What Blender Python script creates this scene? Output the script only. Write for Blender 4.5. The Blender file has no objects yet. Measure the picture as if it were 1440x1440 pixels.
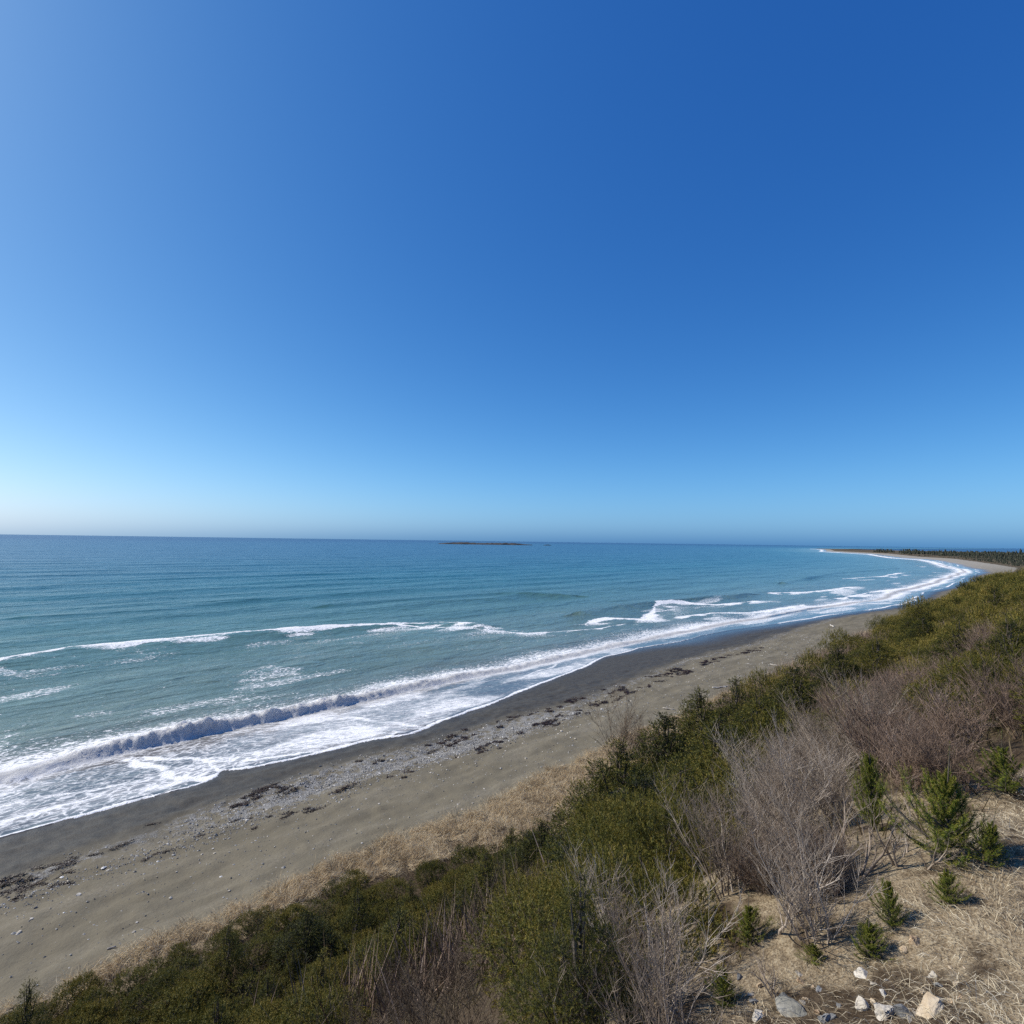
import bpy, bmesh, math, time
import numpy as np
from mathutils import Matrix, Vector

T_START = time.time()
R = math.radians
SQ = math.sqrt(0.5)
rng = np.random.default_rng(7)
scene = bpy.context.scene
col = scene.collection

# ------------------------------------------------------------------ camera
FPX, CAMH = 760.0, 15.0
TH, PH = math.atan(41 / 760.0), R(0.8)
c_f = np.array([0, math.cos(TH), math.sin(TH)])
_u0 = np.array([0, -math.sin(TH), math.cos(TH)])
_r0 = np.array([1.0, 0, 0])
c_r = math.cos(PH) * _r0 + math.sin(PH) * _u0
c_u = -math.sin(PH) * _r0 + math.cos(PH) * _u0
cam_d = bpy.data.cameras.new('camera')
cam = bpy.data.objects.new('camera', cam_d)
col.objects.link(cam)
cam.matrix_world = Matrix(((c_r[0], c_u[0], -c_f[0], 0), (c_r[1], c_u[1], -c_f[1], 0), (c_r[2], c_u[2], -c_f[2], CAMH), (0, 0, 0, 1)))
cam_d.sensor_width = 36
cam_d.lens = 36 * FPX / 1440
cam_d.clip_start = 0.05
cam_d.clip_end = 60000
scene.camera = cam

# ------------------------------------------------------------------ helpers
def tag(o, label=None, cat=None, group=None, kind=None):
    if label: o['label'] = label
    if cat: o['category'] = cat
    if group: o['group'] = group
    if kind: o['kind'] = kind
    return o

def mesh_np(name, V, F, mat=None, smooth=False, attrs=None, fattrs=None):
    """F: (M,k) array, or list of such arrays"""
    me = bpy.data.meshes.new(name)
    Fs = F if isinstance(F, list) else [F]
    Fs = [f for f in Fs if len(f)]
    V = np.asarray(V, np.float32)
    me.vertices.add(len(V))
    me.vertices.foreach_set('co', V.ravel())
    nl = sum(f.size for f in Fs); npoly = sum(len(f) for f in Fs)
    me.loops.add(nl); me.polygons.add(npoly)
    me.loops.foreach_set('vertex_index', np.concatenate([f.ravel() for f in Fs]).astype(np.int32))
    sizes = np.concatenate([np.full(len(f), f.shape[1], np.int32) for f in Fs])
    starts = np.concatenate([[0], np.cumsum(sizes)[:-1]]).astype(np.int32)
    me.polygons.foreach_set('loop_start', starts)
    me.polygons.foreach_set('use_smooth', np.full(npoly, smooth, bool))
    me.update(calc_edges=True)
    for k, a in (attrs or {}).items():
        at = me.attributes.new(k, 'FLOAT', 'POINT')
        at.data.foreach_set('value', np.asarray(a, np.float32))
    for k, a in (fattrs or {}).items():
        at = me.attributes.new(k, 'FLOAT', 'FACE')
        at.data.foreach_set('value', np.asarray(a, np.float32))
    if mat: me.materials.append(mat)
    return me

def obj(name, me, parent=None, loc=None):
    o = bpy.data.objects.new(name, me)
    col.objects.link(o)
    if parent: o.parent = parent
    if loc is not None: o.location = loc
    return o

def h2(ix, iy, seed):
    h = (ix.astype(np.int64) * 374761393 + iy.astype(np.int64) * 668265263 + seed * 974634777) & 0xFFFFFFFF
    h = ((h ^ (h >> 13)) * 1274126177) & 0xFFFFFFFF
    h = (h ^ (h >> 16)) & 0xFFFFFFFF
    return (h & 0xFFFFFF) / float(0x1000000)

def vnoise(x, y, seed=0):
    x = np.asarray(x, float); y = np.asarray(y, float)
    x, y = np.broadcast_arrays(x, y)
    ix, iy = np.floor(x), np.floor(y)
    fx, fy = x - ix, y - iy
    fx = fx * fx * (3 - 2 * fx); fy = fy * fy * (3 - 2 * fy)
    a = h2(ix, iy, seed); b = h2(ix + 1, iy, seed); c = h2(ix, iy + 1, seed); d = h2(ix + 1, iy + 1, seed)
    return (a * (1 - fx) + b * fx) * (1 - fy) + (c * (1 - fx) + d * fx) * fy

def fbm(x, y, seed=0, octv=4, gain=0.5):
    s, a, n = 0.0, 1.0, 0.0
    for i in range(octv):
        s = s + a * vnoise(x * 2 ** i + 17.3 * i, y * 2 ** i - 9.1 * i, seed + i)
        n += a; a *= gain
    return s / n

def sst(a, b, x):
    t = np.clip((x - a) / (b - a), 0, 1)
    return t * t * (3 - 2 * t)

def ut(x, y): return (x + y) * SQ, (y - x) * SQ
def xy(u, t): return (u - t) * SQ, (u + t) * SQ

# ------------------------------------------------------------------ terrain
# u runs along the shore, t out to sea; the camera stands over (0,0)
STILL = np.array([(-400, 46), (0, 46), (60, 46), (90, 45.5), (130, 42), (187, 36), (266, 35), (420, 38), (470, 44), (500, 52), (625, 74),
                  (766, 106), (841, 148), (1138, 232), (1443, 392), (2054, 556), (2300, 640), (2420, 700)], float)
BASE = np.array([(-400, 19.2), (210, 19.6), (300, 19), (420, 16), (470, 16), (625, 46), (766, 77), (841, 118), (1138, 204), (1443, 364), (2054, 532), (2300, 624), (2420, 692)], float)
def t_still(u): return np.interp(u, STILL[:, 0], STILL[:, 1])
def t_base(u): return np.interp(u, BASE[:, 0], BASE[:, 1]) + 0.9 * (vnoise(u * 0.23, u * 0, 5) - 0.5) + 0.5 * (vnoise(u * 0.9, u * 0, 6) - 0.5)
PQ = np.array([(0, 0), (2, .15), (4.5, .4), (6, .8), (8, 1.9), (11, 4.0), (13, 5.7), (16, 8.3), (18, 10.2), (19.6, 11.0), (23, 11.4), (40, 11.8), (200, 10), (3000, 12)], float)
def kbank(u): return np.interp(u, [-400, 6, 12, 20, 40, 120, 200, 320, 420, 3000], [1, 1, .91, .83, .75, .74, .6, .28, .12, .12])
def z_beach(u, t):
    w = t_still(u) - t
    z = 0.085 * w
    z = np.where(w < 0, 0.06 * w, z)
    z = z + 0.10 * np.exp(-((w - 15.5) / 1.4) ** 2) * (0.4 + vnoise(u * .12, u * 0, 3)) * (w > 0)
    dry = sst(9, 14, w)
    z = z + dry * (0.26 * (fbm(u * .45, t * 1.1, 11, 3) - .5) + 0.13 * (fbm(u * 2.2 + t, t * 2.6, 12, 2) - .5))
    return z
def z_ground(u, t):
    u = np.asarray(u, float); t = np.asarray(t, float)
    tb = t_base(u); q = tb - t
    zb = z_beach(u, np.maximum(t, tb))
    zq = np.interp(q, PQ[:, 0], PQ[:, 1]) * kbank(u)
    bump = (fbm(u * .22, t * .3, 21, 3) - .5) * .8 + (fbm(u * 1.3, t * 1.3, 22, 2) - .5) * .22
    # the knoll the camera stands on stays as it is
    calm = 1 - .75 * np.exp(-(u ** 2 + t ** 2) / 60.0)
    zq = zq + bump * sst(0, 4, q) * calm
    return np.where(q > 0, zb + zq, zb)

def proj(x, y, z):
    d = np.stack([x, y, np.asarray(z) - CAMH], -1)
    dep = d @ c_f
    return 720 + FPX * (d @ c_r) / dep, 720 - FPX * (d @ c_u) / dep, dep

def hit(px, py, lift=0.0):
    """where the sight line of a photo point meets the ground (or lift m above it)"""
    d = c_f + (px - 720) / FPX * c_r - (py - 720) / FPX * c_u
    k = np.concatenate([np.arange(1.0, 60, .03), np.arange(60, 400, .2), np.arange(400, 3000, 2)])
    x, y, z = d[0] * k, d[1] * k, CAMH + d[2] * k
    u, t = ut(x, y)
    g = z_ground(u, t) + lift
    i = np.argmax(z < g)
    if not (z < g).any(): i = len(k) - 1
    return float(u[i]), float(t[i])

def hits(L, lift=0.0): return np.array([hit(a, b, lift) for a, b in L])
def sea_pts(L, z=0.0):
    out = []
    for a, b in L:
        d = c_f + (a - 720) / FPX * c_r - (b - 720) / FPX * c_u
        k = (z - CAMH) / d[2]
        out.append(ut(d[0] * k, d[1] * k))
    return np.array(out)

def inpoly(px, py, poly):
    poly = np.asarray(poly, float)
    ins = np.zeros(np.shape(px), bool)
    n = len(poly)
    for i in range(n):
        x1, y1 = poly[i]; x2, y2 = poly[(i + 1) % n]
        c = ((y1 > py) != (y2 > py)) & (px < (x2 - x1) * (py - y1) / (y2 - y1 + 1e-9) + x1)
        ins ^= c
    return ins

# ------------------------------------------------------------------ materials
def mat_new(name):
    m = bpy.data.materials.new(name); m.use_nodes = True
    nt = m.node_tree; nt.nodes.clear()
    out = nt.nodes.new('ShaderNodeOutputMaterial')
    return m, nt, out
class NB:
    """small node-tree builder"""
    def __init__(s, nt): s.nt = nt
    def n(s, typ, **kw):
        nd = s.nt.nodes.new(typ)
        for k, v in kw.items():
            if k.startswith('_'): setattr(nd, k[1:], v)
        return nd
    def link(s, a, b): s.nt.links.new(a, b)
    def val(s, sock, v):
        if hasattr(v, 'links') or isinstance(v, bpy.types.NodeSocket): s.link(v, sock)
        else: sock.default_value = v
    def math(s, op, a, b=None, c=None, clamp=False):
        nd = s.n('ShaderNodeMath', _operation=op, _use_clamp=clamp)
        s.val(nd.inputs[0], a)
        if b is not None: s.val(nd.inputs[1], b)
        if c is not None: s.val(nd.inputs[2], c)
        return nd.outputs[0]
    def noise(s, vec, scale, detail=3, rough=.5, dist=0):
        nd = s.n('ShaderNodeTexNoise')
        if vec is not None: s.link(vec, nd.inputs['Vector'])
        nd.inputs['Scale'].default_value = scale; nd.inputs['Detail'].default_value = detail
        nd.inputs['Roughness'].default_value = rough; nd.inputs['Distortion'].default_value = dist
        return nd.outputs['Fac']
    def vor(s, vec, scale, feature='F1', rnd=1.0):
        nd = s.n('ShaderNodeTexVoronoi', _feature=feature)
        s.link(vec, nd.inputs['Vector']); nd.inputs['Scale'].default_value = scale
        nd.inputs['Randomness'].default_value = rnd
        return nd
    def mapr(s, v, a, b, c=0.0, d=1.0, smooth=True):
        nd = s.n('ShaderNodeMapRange', _interpolation_type='SMOOTHSTEP' if smooth else 'LINEAR')
        s.val(nd.inputs[0], v)
        for i, x in enumerate((a, b, c, d)): s.val(nd.inputs[1 + i], x)
        return nd.outputs[0]
    def mix(s, f, a, b, blend='MIX'):
        nd = s.n('ShaderNodeMix', _data_type='RGBA', _blend_type=blend)
        s.val(nd.inputs[0], f)
        for k, v in ((6, a), (7, b)):
            if isinstance(v, tuple): v = (*v, 1) if len(v) == 3 else v
            s.val(nd.inputs[k], v)
        return nd.outputs[2]
    def ramp(s, f, stops):
        nd = s.n('ShaderNodeValToRGB')
        el = nd.color_ramp.elements
        while len(el) < len(stops): el.new(0.5)
        for e, (p, c) in zip(el, stops): e.position = p; e.color = (*c, 1)
        s.link(f, nd.inputs[0])
        return nd.outputs[0]
    def attr(s, name):
        return s.n('ShaderNodeAttribute', _attribute_name=name).outputs['Fac']
    def shore(s, sx=1.0, sy=1.0, sz=1.0):
        """object position turned so x runs along the shore and y out to sea"""
        g = s.n('ShaderNodeNewGeometry').outputs['Position']
        r = s.n('ShaderNodeVectorRotate', _rotation_type='Z_AXIS')
        s.link(g, r.inputs['Vector']); r.inputs['Angle'].default_value = -math.pi / 4
        m = s.n('ShaderNodeVectorMath', _operation='MULTIPLY')
        s.link(r.outputs[0], m.inputs[0]); m.inputs[1].default_value = (sx, sy, sz)
        return m.outputs[0]
    def bump(s, h, dist, strength=1.0, normal=None):
        nd = s.n('ShaderNodeBump')
        nd.inputs['Distance'].default_value = dist
        s.val(nd.inputs['Strength'], strength); s.link(h, nd.inputs['Height'])
        if normal is not None: s.link(normal, nd.inputs['Normal'])
        return nd.outputs[0]
    def pbsdf(s, color, rough=.8, spec=.3, normal=None):
        p = s.n('ShaderNodeBsdfPrincipled')
        if isinstance(color, tuple): color = (*color, 1)
        s.val(p.inputs['Base Color'], color); s.val(p.inputs['Roughness'], rough)
        s.val(p.inputs['Specular IOR Level'], spec)
        if normal is not None: s.link(normal, p.inputs['Normal'])
        return p

def mat_beach():
    m, nt, out = mat_new('sand'); b = NB(nt)
    pos = b.shore()
    streak = b.shore(.35, 1.3)
    wet = b.attr('wet'); peb = b.attr('peb'); far = b.attr('far')
    n1 = b.noise(streak, .5, 5, .6); n2 = b.noise(pos, 9, 4, .7); n3 = b.noise(pos, 2.2, 4, .6)
    dry = b.ramp(n1, [(.3, (.128, .111, .077)), (.5, (.170, .148, .104)), (.7, (.225, .198, .146))])
    dry = b.mix(b.mapr(n2, .35, .75), dry, (.160, .137, .095), 'MIX')
    pv = b.vor(pos, 26)
    pcol = b.ramp(pv.outputs['Color'], [(.1, (.12, .115, .105)), (.5, (.24, .23, .21)), (.85, (.36, .345, .315)), (1, (.6, .58, .53))])
    pm = b.mapr(b.math('MULTIPLY', peb, b.math('ADD', .35, b.mapr(n3, .35, .65))), .25, .6)
    c = b.mix(pm, dry, pcol)
    damp = b.mix(b.mapr(n3, .3, .7), (.052, .047, .038), (.076, .069, .055))
    dsp = b.mapr(n2, .62, .75)
    damp = b.mix(b.math('MULTIPLY', dsp, .35), damp, (.2, .19, .18))
    wm = b.mapr(b.math('ADD', wet, b.math('MULTIPLY', b.math('SUBTRACT', n1, .5), .8)), .12, .75)
    c = b.mix(wm, c, damp)
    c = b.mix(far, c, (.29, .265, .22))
    ph = b.math('MULTIPLY', b.math('SUBTRACT', 1, pv.outputs['Distance']), pm)
    h = b.math('ADD', b.math('MULTIPLY', ph, .6), b.math('ADD', b.math('MULTIPLY', n2, .5), n3))
    nrm = b.bump(h, .05, .8)
    glz = b.attr('glaze')
    p = b.pbsdf(c, b.math('SUBTRACT', .95, b.math('ADD', b.math('MULTIPLY', wm, .30), b.math('MULTIPLY', glz, .45))), b.math('ADD', .15, b.math('ADD', b.math('MULTIPLY', wm, .06), b.math('MULTIPLY', glz, .3))), nrm)
    b.link(p.outputs[0], out.inputs[0])
    return m

def mat_hill():
    m, nt, out = mat_new('hillside_soil'); b = NB(nt)
    pos = b.shore()
    n1 = b.noise(pos, .8, 5, .6); n2 = b.noise(pos, 14, 4, .7); n3 = b.noise(pos, 70, 3, .7)
    g = b.attr('grassy'); far = b.attr('far')
    soil = b.ramp(n2, [(.3, (.045, .03, .018)), (.55, (.09, .066, .043)), (.75, (.15, .115, .075))])
    straw = b.ramp(b.math('ADD', b.math('MULTIPLY', n3, .6), b.math('MULTIPLY', n2, .4)), [(.35, (.10, .07, .043)), (.5, (.27, .21, .135)), (.65, (.46, .385, .265))])
    gm = b.mapr(b.math('ADD', g, b.math('MULTIPLY', b.math('SUBTRACT', b.noise(pos, 2.6, 5, .65), .62), 2.6)), .30, .75)
    c = b.mix(gm, soil, straw)
    fl = b.ramp(n1, [(.35, (.06, .05, .028)), (.6, (.13, .10, .065))])
    c = b.mix(far, c, fl)
    nrm = b.bump(b.math('ADD', n2, b.math('MULTIPLY', n3, .4)), .05, .9)
    p = b.pbsdf(c, .95, .1, nrm)
    b.link(p.outputs[0], out.inputs[0])
    return m

def mat_water():
    m, nt, out = mat_new('sea_water'); b = NB(nt)
    pos = b.shore()
    foam = b.attr('foam'); off = b.attr('off'); streak = b.attr('streak')
    col_ = b.ramp(b.mapr(off, 0, 1, 0, 1, False), WATER_STOPS)
    nlow = b.noise(b.shore(.25, 1.0), .05, 4, .6)
    col_ = b.mix(b.mapr(nlow, .35, .7), col_, b.mix(1.0, col_, (.72, .80, .82), 'MULTIPLY'))
    # ripples
    w1 = b.noise(b.shore(.45, 1.0), .55, 5, .62, .4)
    w2 = b.noise(b.shore(.7, 1.0), 2.6, 4, .6, .3)
    w3 = b.noise(b.shore(.35, 1.0), .12, 3, .5)
    hgt = b.math('ADD', b.math('ADD', b.math('MULTIPLY', w1, 1.0), b.math('MULTIPLY', w2, .16)), b.math('MULTIPLY', w3, 3.2))
    calm = b.attr('calm')
    nrm = b.bump(hgt, .52, calm)
    w = b.pbsdf(col_, .09, .5, nrm)
    w.inputs['IOR'].default_value = 1.333
    b.link(b.math('ADD', .08, b.math('MULTIPLY', off, .22)), w.inputs['Roughness'])
    # foam lace
    dn = b.n('ShaderNodeTexNoise'); b.link(pos, dn.inputs['Vector']); dn.inputs['Scale'].default_value = .9; dn.inputs['Detail'].default_value = 4
    vm = b.n('ShaderNodeVectorMath', _operation='MULTIPLY_ADD')
    b.link(dn.outputs['Color'], vm.inputs[0]); vm.inputs[1].default_value = (1.3, 1.3, 0); b.link(pos, vm.inputs[2])
    vs = b.n('ShaderNodeVectorMath', _operation='MULTIPLY'); b.link(vm.outputs[0], vs.inputs[0]); vs.inputs[1].default_value = (.6, 1.0, 0)
    ve = b.vor(vs.outputs[0], 2.2, 'DISTANCE_TO_EDGE'); ve2 = b.vor(vs.outputs[0], 6.2, 'DISTANCE_TO_EDGE')
    lace = b.math('SUBTRACT', 1, b.mapr(ve.outputs['Distance'], 0, .28))
    lace2 = b.math('SUBTRACT', 1, b.mapr(ve2.outputs['Distance'], 0, .3))
    nf = b.mapr(b.noise(vs.outputs[0], 3.3, 8, .72), .28, .72, 0, 1, False)
    # streaks drawn out by the backwash
    sv = b.n('ShaderNodeVectorRotate', _rotation_type='Z_AXIS'); b.link(vm.outputs[0], sv.inputs['Vector']); sv.inputs['Angle'].default_value = R(38)
    sv2 = b.n('ShaderNodeVectorMath', _operation='MULTIPLY'); b.link(sv.outputs[0], sv2.inputs[0]); sv2.inputs[1].default_value = (.28, 1.6, 0)
    ns = b.mapr(b.noise(sv2.outputs[0], 2.7, 8, .74), .3, .7, 0, 1, False)
    pat = b.math('ADD', b.math('ADD', b.math('MULTIPLY', nf, .55), b.math('MULTIPLY', lace, .28)), b.math('MULTIPLY', lace2, .17))
    pat = b.math('ADD', b.math('MULTIPLY', pat, b.math('SUBTRACT', 1, streak)), b.math('MULTIPLY', b.math('ADD', b.math('MULTIPLY', ns, .7), b.math('MULTIPLY', pat, .3)), streak))
    thr = b.math('SUBTRACT', 1, foam)
    film = b.attr('film')
    fm = b.mapr(pat, b.math('SUBTRACT', thr, b.math('ADD', .10, b.math('MULTIPLY', film, .14))), b.math('ADD', thr, b.math('ADD', .12, b.math('MULTIPLY', film, .16))))
    fm = b.math('MULTIPLY', fm, b.mapr(foam, .02, .10))
    veil = b.math('MULTIPLY', b.math('MULTIPLY', b.mapr(foam, .25, .6, 0, .42), b.math('ADD', .35, b.math('MULTIPLY', pat, .9))), b.math('ADD', 1, b.math('MULTIPLY', film, .35)))
    fm = b.math('MAXIMUM', fm, veil)
    fb = b.bump(b.math('ADD', b.math('ADD', nf, b.math('MULTIPLY', lace2, .3)), b.math('MULTIPLY', b.noise(pos, 7, 2, .5), .4)), .07, .6)
    fo_ = b.pbsdf((.93, .92, .90), .75, .2, fb)
    ft = b.n('ShaderNodeBsdfTranslucent'); ft.inputs[0].default_value = (.86, .86, .85, 1)
    fo = b.n('ShaderNodeMixShader'); b.link(b.attr('thin'), fo.inputs[0]); b.link(fo_.outputs[0], fo.inputs[1]); b.link(ft.outputs[0], fo.inputs[2])
    mx = b.n('ShaderNodeMixShader'); b.link(fm, mx.inputs[0]); b.link(w.outputs[0], mx.inputs[1]); b.link(fo.outputs[0], mx.inputs[2])
    b.link(mx.outputs[0], out.inputs[0])
    return m
WATER_STOPS = [(0.0, (.092, .080, .070)), (.09, (.135, .130, .108)), (.16, (.152, .205, .162)), (.30, (.092, .182, .152)), (.45, (.016, .112, .122)), (.62, (.011, .078, .128)), (1.0, (.028, .075, .155))]

def mat_leaf(name, stops, transl=.25, rnd=.25, rough=.6):
    """plant matter: colour from the face's own tint, varied per plant"""
    m, nt, out = mat_new(name); b = NB(nt)
    t = b.attr('tint')
    oi = b.n('ShaderNodeObjectInfo').outputs['Random']
    f = b.math('ADD', t, b.math('MULTIPLY', b.math('SUBTRACT', oi, .5), rnd), clamp=True)
    c = b.ramp(f, stops)
    p = b.pbsdf(c, rough, .25)
    if transl:
        tr = b.n('ShaderNodeBsdfTranslucent'); b.link(c, tr.inputs[0])
        mx = b.n('ShaderNodeMixShader'); mx.inputs[0].default_value = transl
        b.link(p.outputs[0], mx.inputs[1]); b.link(tr.outputs[0], mx.inputs[2])
        b.link(mx.outputs[0], out.inputs[0])
    else: b.link(p.outputs[0], out.inputs[0])
    return m

def mat_rock(name, c1, c2, c3, scale=9, bump=.02):
    m, nt, out = mat_new(name); b = NB(nt)
    tc = b.n('ShaderNodeTexCoord').outputs['Object']
    oi = b.n('ShaderNodeObjectInfo').outputs['Random']
    n1 = b.noise(tc, scale, 6, .65); n2 = b.noise(tc, scale * 5, 4, .7)
    c = b.ramp(b.math('ADD', n1, b.math('MULTIPLY', b.math('SUBTRACT', oi, .5), .3)), [(.3, c1), (.5, c2), (.72, c3)])
    c = b.mix(b.math('MULTIPLY', b.mapr(n2, .55, .7), .35), c, c1)
    p = b.pbsdf(c, .85, .25, b.bump(b.math('ADD', n1, b.math('MULTIPLY', n2, .4)), bump, .8))
    b.link(p.outputs[0], out.inputs[0])
    return m

M = {}
M['beach'] = mat_beach(); M['hill'] = mat_hill(); M['water'] = mat_water()
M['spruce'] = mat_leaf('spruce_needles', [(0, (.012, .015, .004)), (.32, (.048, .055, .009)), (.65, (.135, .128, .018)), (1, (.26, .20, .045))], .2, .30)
M['sapling'] = mat_leaf('sapling_needles', [(0, (.024, .042, .007)), (.4, (.085, .125, .014)), (.75, (.20, .23, .026)), (1, (.30, .26, .06))], .2, .1)
M['bark'] = mat_leaf('spruce_bark', [(0, (.05, .038, .028)), (1, (.20, .17, .14))], 0, .3, .9)
M['twig_grey'] = mat_leaf('grey_twig_bark', [(0, (.10, .075, .058)), (.5, (.31, .245, .185)), (1, (.66, .59, .51))], 0, .25, .7)
M['twig_red'] = mat_leaf('red_twig_bark', [(0, (.075, .05, .04)), (.5, (.27, .19, .138)), (1, (.52, .42, .36))], 0, .25, .7)
M['twig_brown'] = mat_leaf('brown_twig_bark', [(0, (.055, .04, .028)), (.5, (.15, .112, .078)), (1, (.34, .27, .20))], 0, .25, .7)
M['straw'] = mat_leaf('dry_grass_blades', [(0, (.09, .055, .036)), (.22, (.22, .155, .10)), (.45, (.50, .41, .275)), (.75, (.74, .65, .47)), (1, (.86, .80, .66))], .25, 0, .7)
M['marram'] = mat_leaf('marram_blades', [(0, (.13, .085, .055)), (.3, (.38, .285, .175)), (.65, (.66, .53, .335)), (1, (.84, .75, .57))], .35, 0, .7)
M['under'] = mat_leaf('undergrowth_blades', [(0, (.04, .035, .018)), (.4, (.09, .075, .035)), (.75, (.16, .12, .065)), (1, (.30, .23, .14))], .2, 0, .7)
M['weed'] = mat_leaf('seaweed_fronds', [(0, (.010, .007, .005)), (.5, (.026, .014, .009)), (1, (.055, .028, .016))], 0, .3, .45)
M['stone_pale'] = mat_rock('pale_stone', (.34, .30, .24), (.52, .47, .39), (.68, .63, .55), 9)
M['stone_grey'] = mat_rock('grey_stone', (.13, .13, .13), (.22, .22, .215), (.34, .33, .32), 9)
M['stone_tan'] = mat_rock('tan_sandstone', (.30, .20, .12), (.46, .36, .24), (.60, .52, .40), 7)
M['slab'] = mat_rock('grey_slab', (.17, .165, .14), (.27, .26, .225), (.38, .365, .32), 7)
M['wood'] = mat_rock('driftwood', (.28, .25, .21), (.42, .38, .33), (.55, .52, .47), 5)
M['island'] = mat_rock('island_rock', (.022, .020, .019), (.04, .036, .032), (.07, .062, .05), .03, .5)
_m, _nt, _o = mat_new('spray_foam'); _b = NB(_nt); _p = _b.pbsdf((.93, .92, .90), .7, .2); _t = _b.n('ShaderNodeBsdfTranslucent'); _t.inputs[0].default_value = (.93, .92, .9, 1)
_x = _b.n('ShaderNodeMixShader'); _x.inputs[0].default_value = .4; _b.link(_p.outputs[0], _x.inputs[1]); _b.link(_t.outputs[0], _x.inputs[2]); _b.link(_x.outputs[0], _o.inputs[0]); M['spray'] = _m
M['pebble'] = mat_leaf('pebble_stone', [(0, (.08, .075, .068)), (.5, (.24, .228, .205)), (.85, (.44, .42, .38)), (1, (.74, .71, .65))], 0, 0, .8)
M['far_tree'] = mat_leaf('far_tree_needles', [(0, (.018, .022, .012)), (.6, (.038, .042, .022)), (1, (.075, .066, .04))], .1, .2)

# ------------------------------------------------------------------ ground
def axis(parts):
    """parts: (start, stop, step at start, step at stop)"""
    o = []
    for a, bb, s0, s1 in parts:
        x = a
        while x < bb - 1e-6:
            o.append(x); f = (x - a) / (bb - a); x += s0 * (s1 / s0) ** f
    o.append(parts[-1][1])
    return np.array(o)
def grid_faces(nu, nv):
    i = np.arange(nu - 1)[:, None] * nv + np.arange(nv - 1)[None, :]
    return np.stack([i, i + nv, i + nv + 1, i + 1], -1).reshape(-1, 4)

WATERLINE_PX = [(0, 1180), (50, 1166), (100, 1152), (150, 1139), (200, 1125), (245, 1114), (280, 1104), (303, 1094), (312, 1084), (340, 1082), (370, 1078), (430, 1064), (520, 1042), (575, 1033), (598, 1026), (650, 1005), (695, 989),
                (760, 962), (825, 938), (850, 924), (900, 912), (950, 905), (1000, 893), (1080, 880), (1160, 866), (1230, 856), (1290, 845)]
WL = hits(WATERLINE_PX)
WL = WL[np.argsort(WL[:, 0])]
def t_waterline(u):
    a = np.interp(u, WL[:, 0], WL[:, 1])
    far = t_still(u) - 7.5
    k = sst(150, 230, u)
    a = a * (1 - k) + far * k
    k2 = sst(0, -12, u)
    a = a * (1 - k2) + (36 + 1.5 * np.sin(u * .3)) * k2
    return a + .22 * (vnoise(u * .8, u * 0, 31) - .5) + .8 * k * (vnoise(u * .06, u * 0, 32) - .5) + sst(45, 85, u) * (1.3 * (vnoise(u * .13, u * 0, 33) - .5) + 2.4 * (vnoise(u * .037, u * 0, 34) - .5))

WETPX = [(0, 1238), (100, 1200), (200, 1166), (260, 1140), (330, 1118), (480, 1073), (600, 1045), (700, 1012), (800, 985), (960, 928), (1050, 905)]
WET = hits(WETPX)
def t_wet(u): return np.interp(u, WET[:, 0], WET[:, 1]) + .8 * (vnoise(u * .3, u * 0, 41) - .5)

US = axis([(-300, -30, 12, 1), (-30, -3, 1, .16), (-3, 60, .16, .2), (60, 200, .2, 1.0), (200, 700, 1.0, 5), (700, 2440, 5, 20)])
# beach sheet: from below the low water to the foot of the bank
sv = axis([(0, .62, .012, .006), (.62, 1.0, .006, .006)])
Ug = US[:, None] * np.ones((1, len(sv)))
tb = t_base(US)[:, None]; tw = (t_still(US) + 14)[:, None]
Tg = tw + (tb - tw) * sv[None, :]
Zg = z_beach(Ug, Tg)
X, Y = xy(Ug, Tg)
wl_ = t_waterline(Ug); wet_t = t_wet(Ug)
wet = np.where(Tg > wl_, 1.0, np.clip((Tg - wet_t) / 1.6 * .35 + .50, 0, 1))
wet = np.where(Ug > 110, np.clip(1.1 - (wl_ - Tg) / 6.0, 0, 1), wet)
glaze = np.clip(1.15 - (wl_ - Tg) / (1.0 + 4.2 * sst(55, 75, Ug) * (1 + .5 * sst(150, 300, Ug))), 0, 1) * (.35 + .65 * sst(50, 75, Ug))
d_up = wet_t - Tg
peb = .65 * np.exp(-((d_up - 2.7) / 1.3) ** 2) * sst(4, 14, Ug) * (1 - sst(28, 40, Ug)) * (.5 + fbm(Ug * .5, Tg, 44, 3)) + .35 * np.exp(-((d_up - .8) / .9) ** 2)
peb = peb + .10 * (d_up > 0)
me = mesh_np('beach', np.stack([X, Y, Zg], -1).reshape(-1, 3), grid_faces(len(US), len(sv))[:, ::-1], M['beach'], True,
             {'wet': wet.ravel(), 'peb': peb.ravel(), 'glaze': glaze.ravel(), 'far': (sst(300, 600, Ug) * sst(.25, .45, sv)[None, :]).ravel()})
tag(obj('beach', me), 'curved sand and pebble beach between the surf and the bank', kind='structure')

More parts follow.
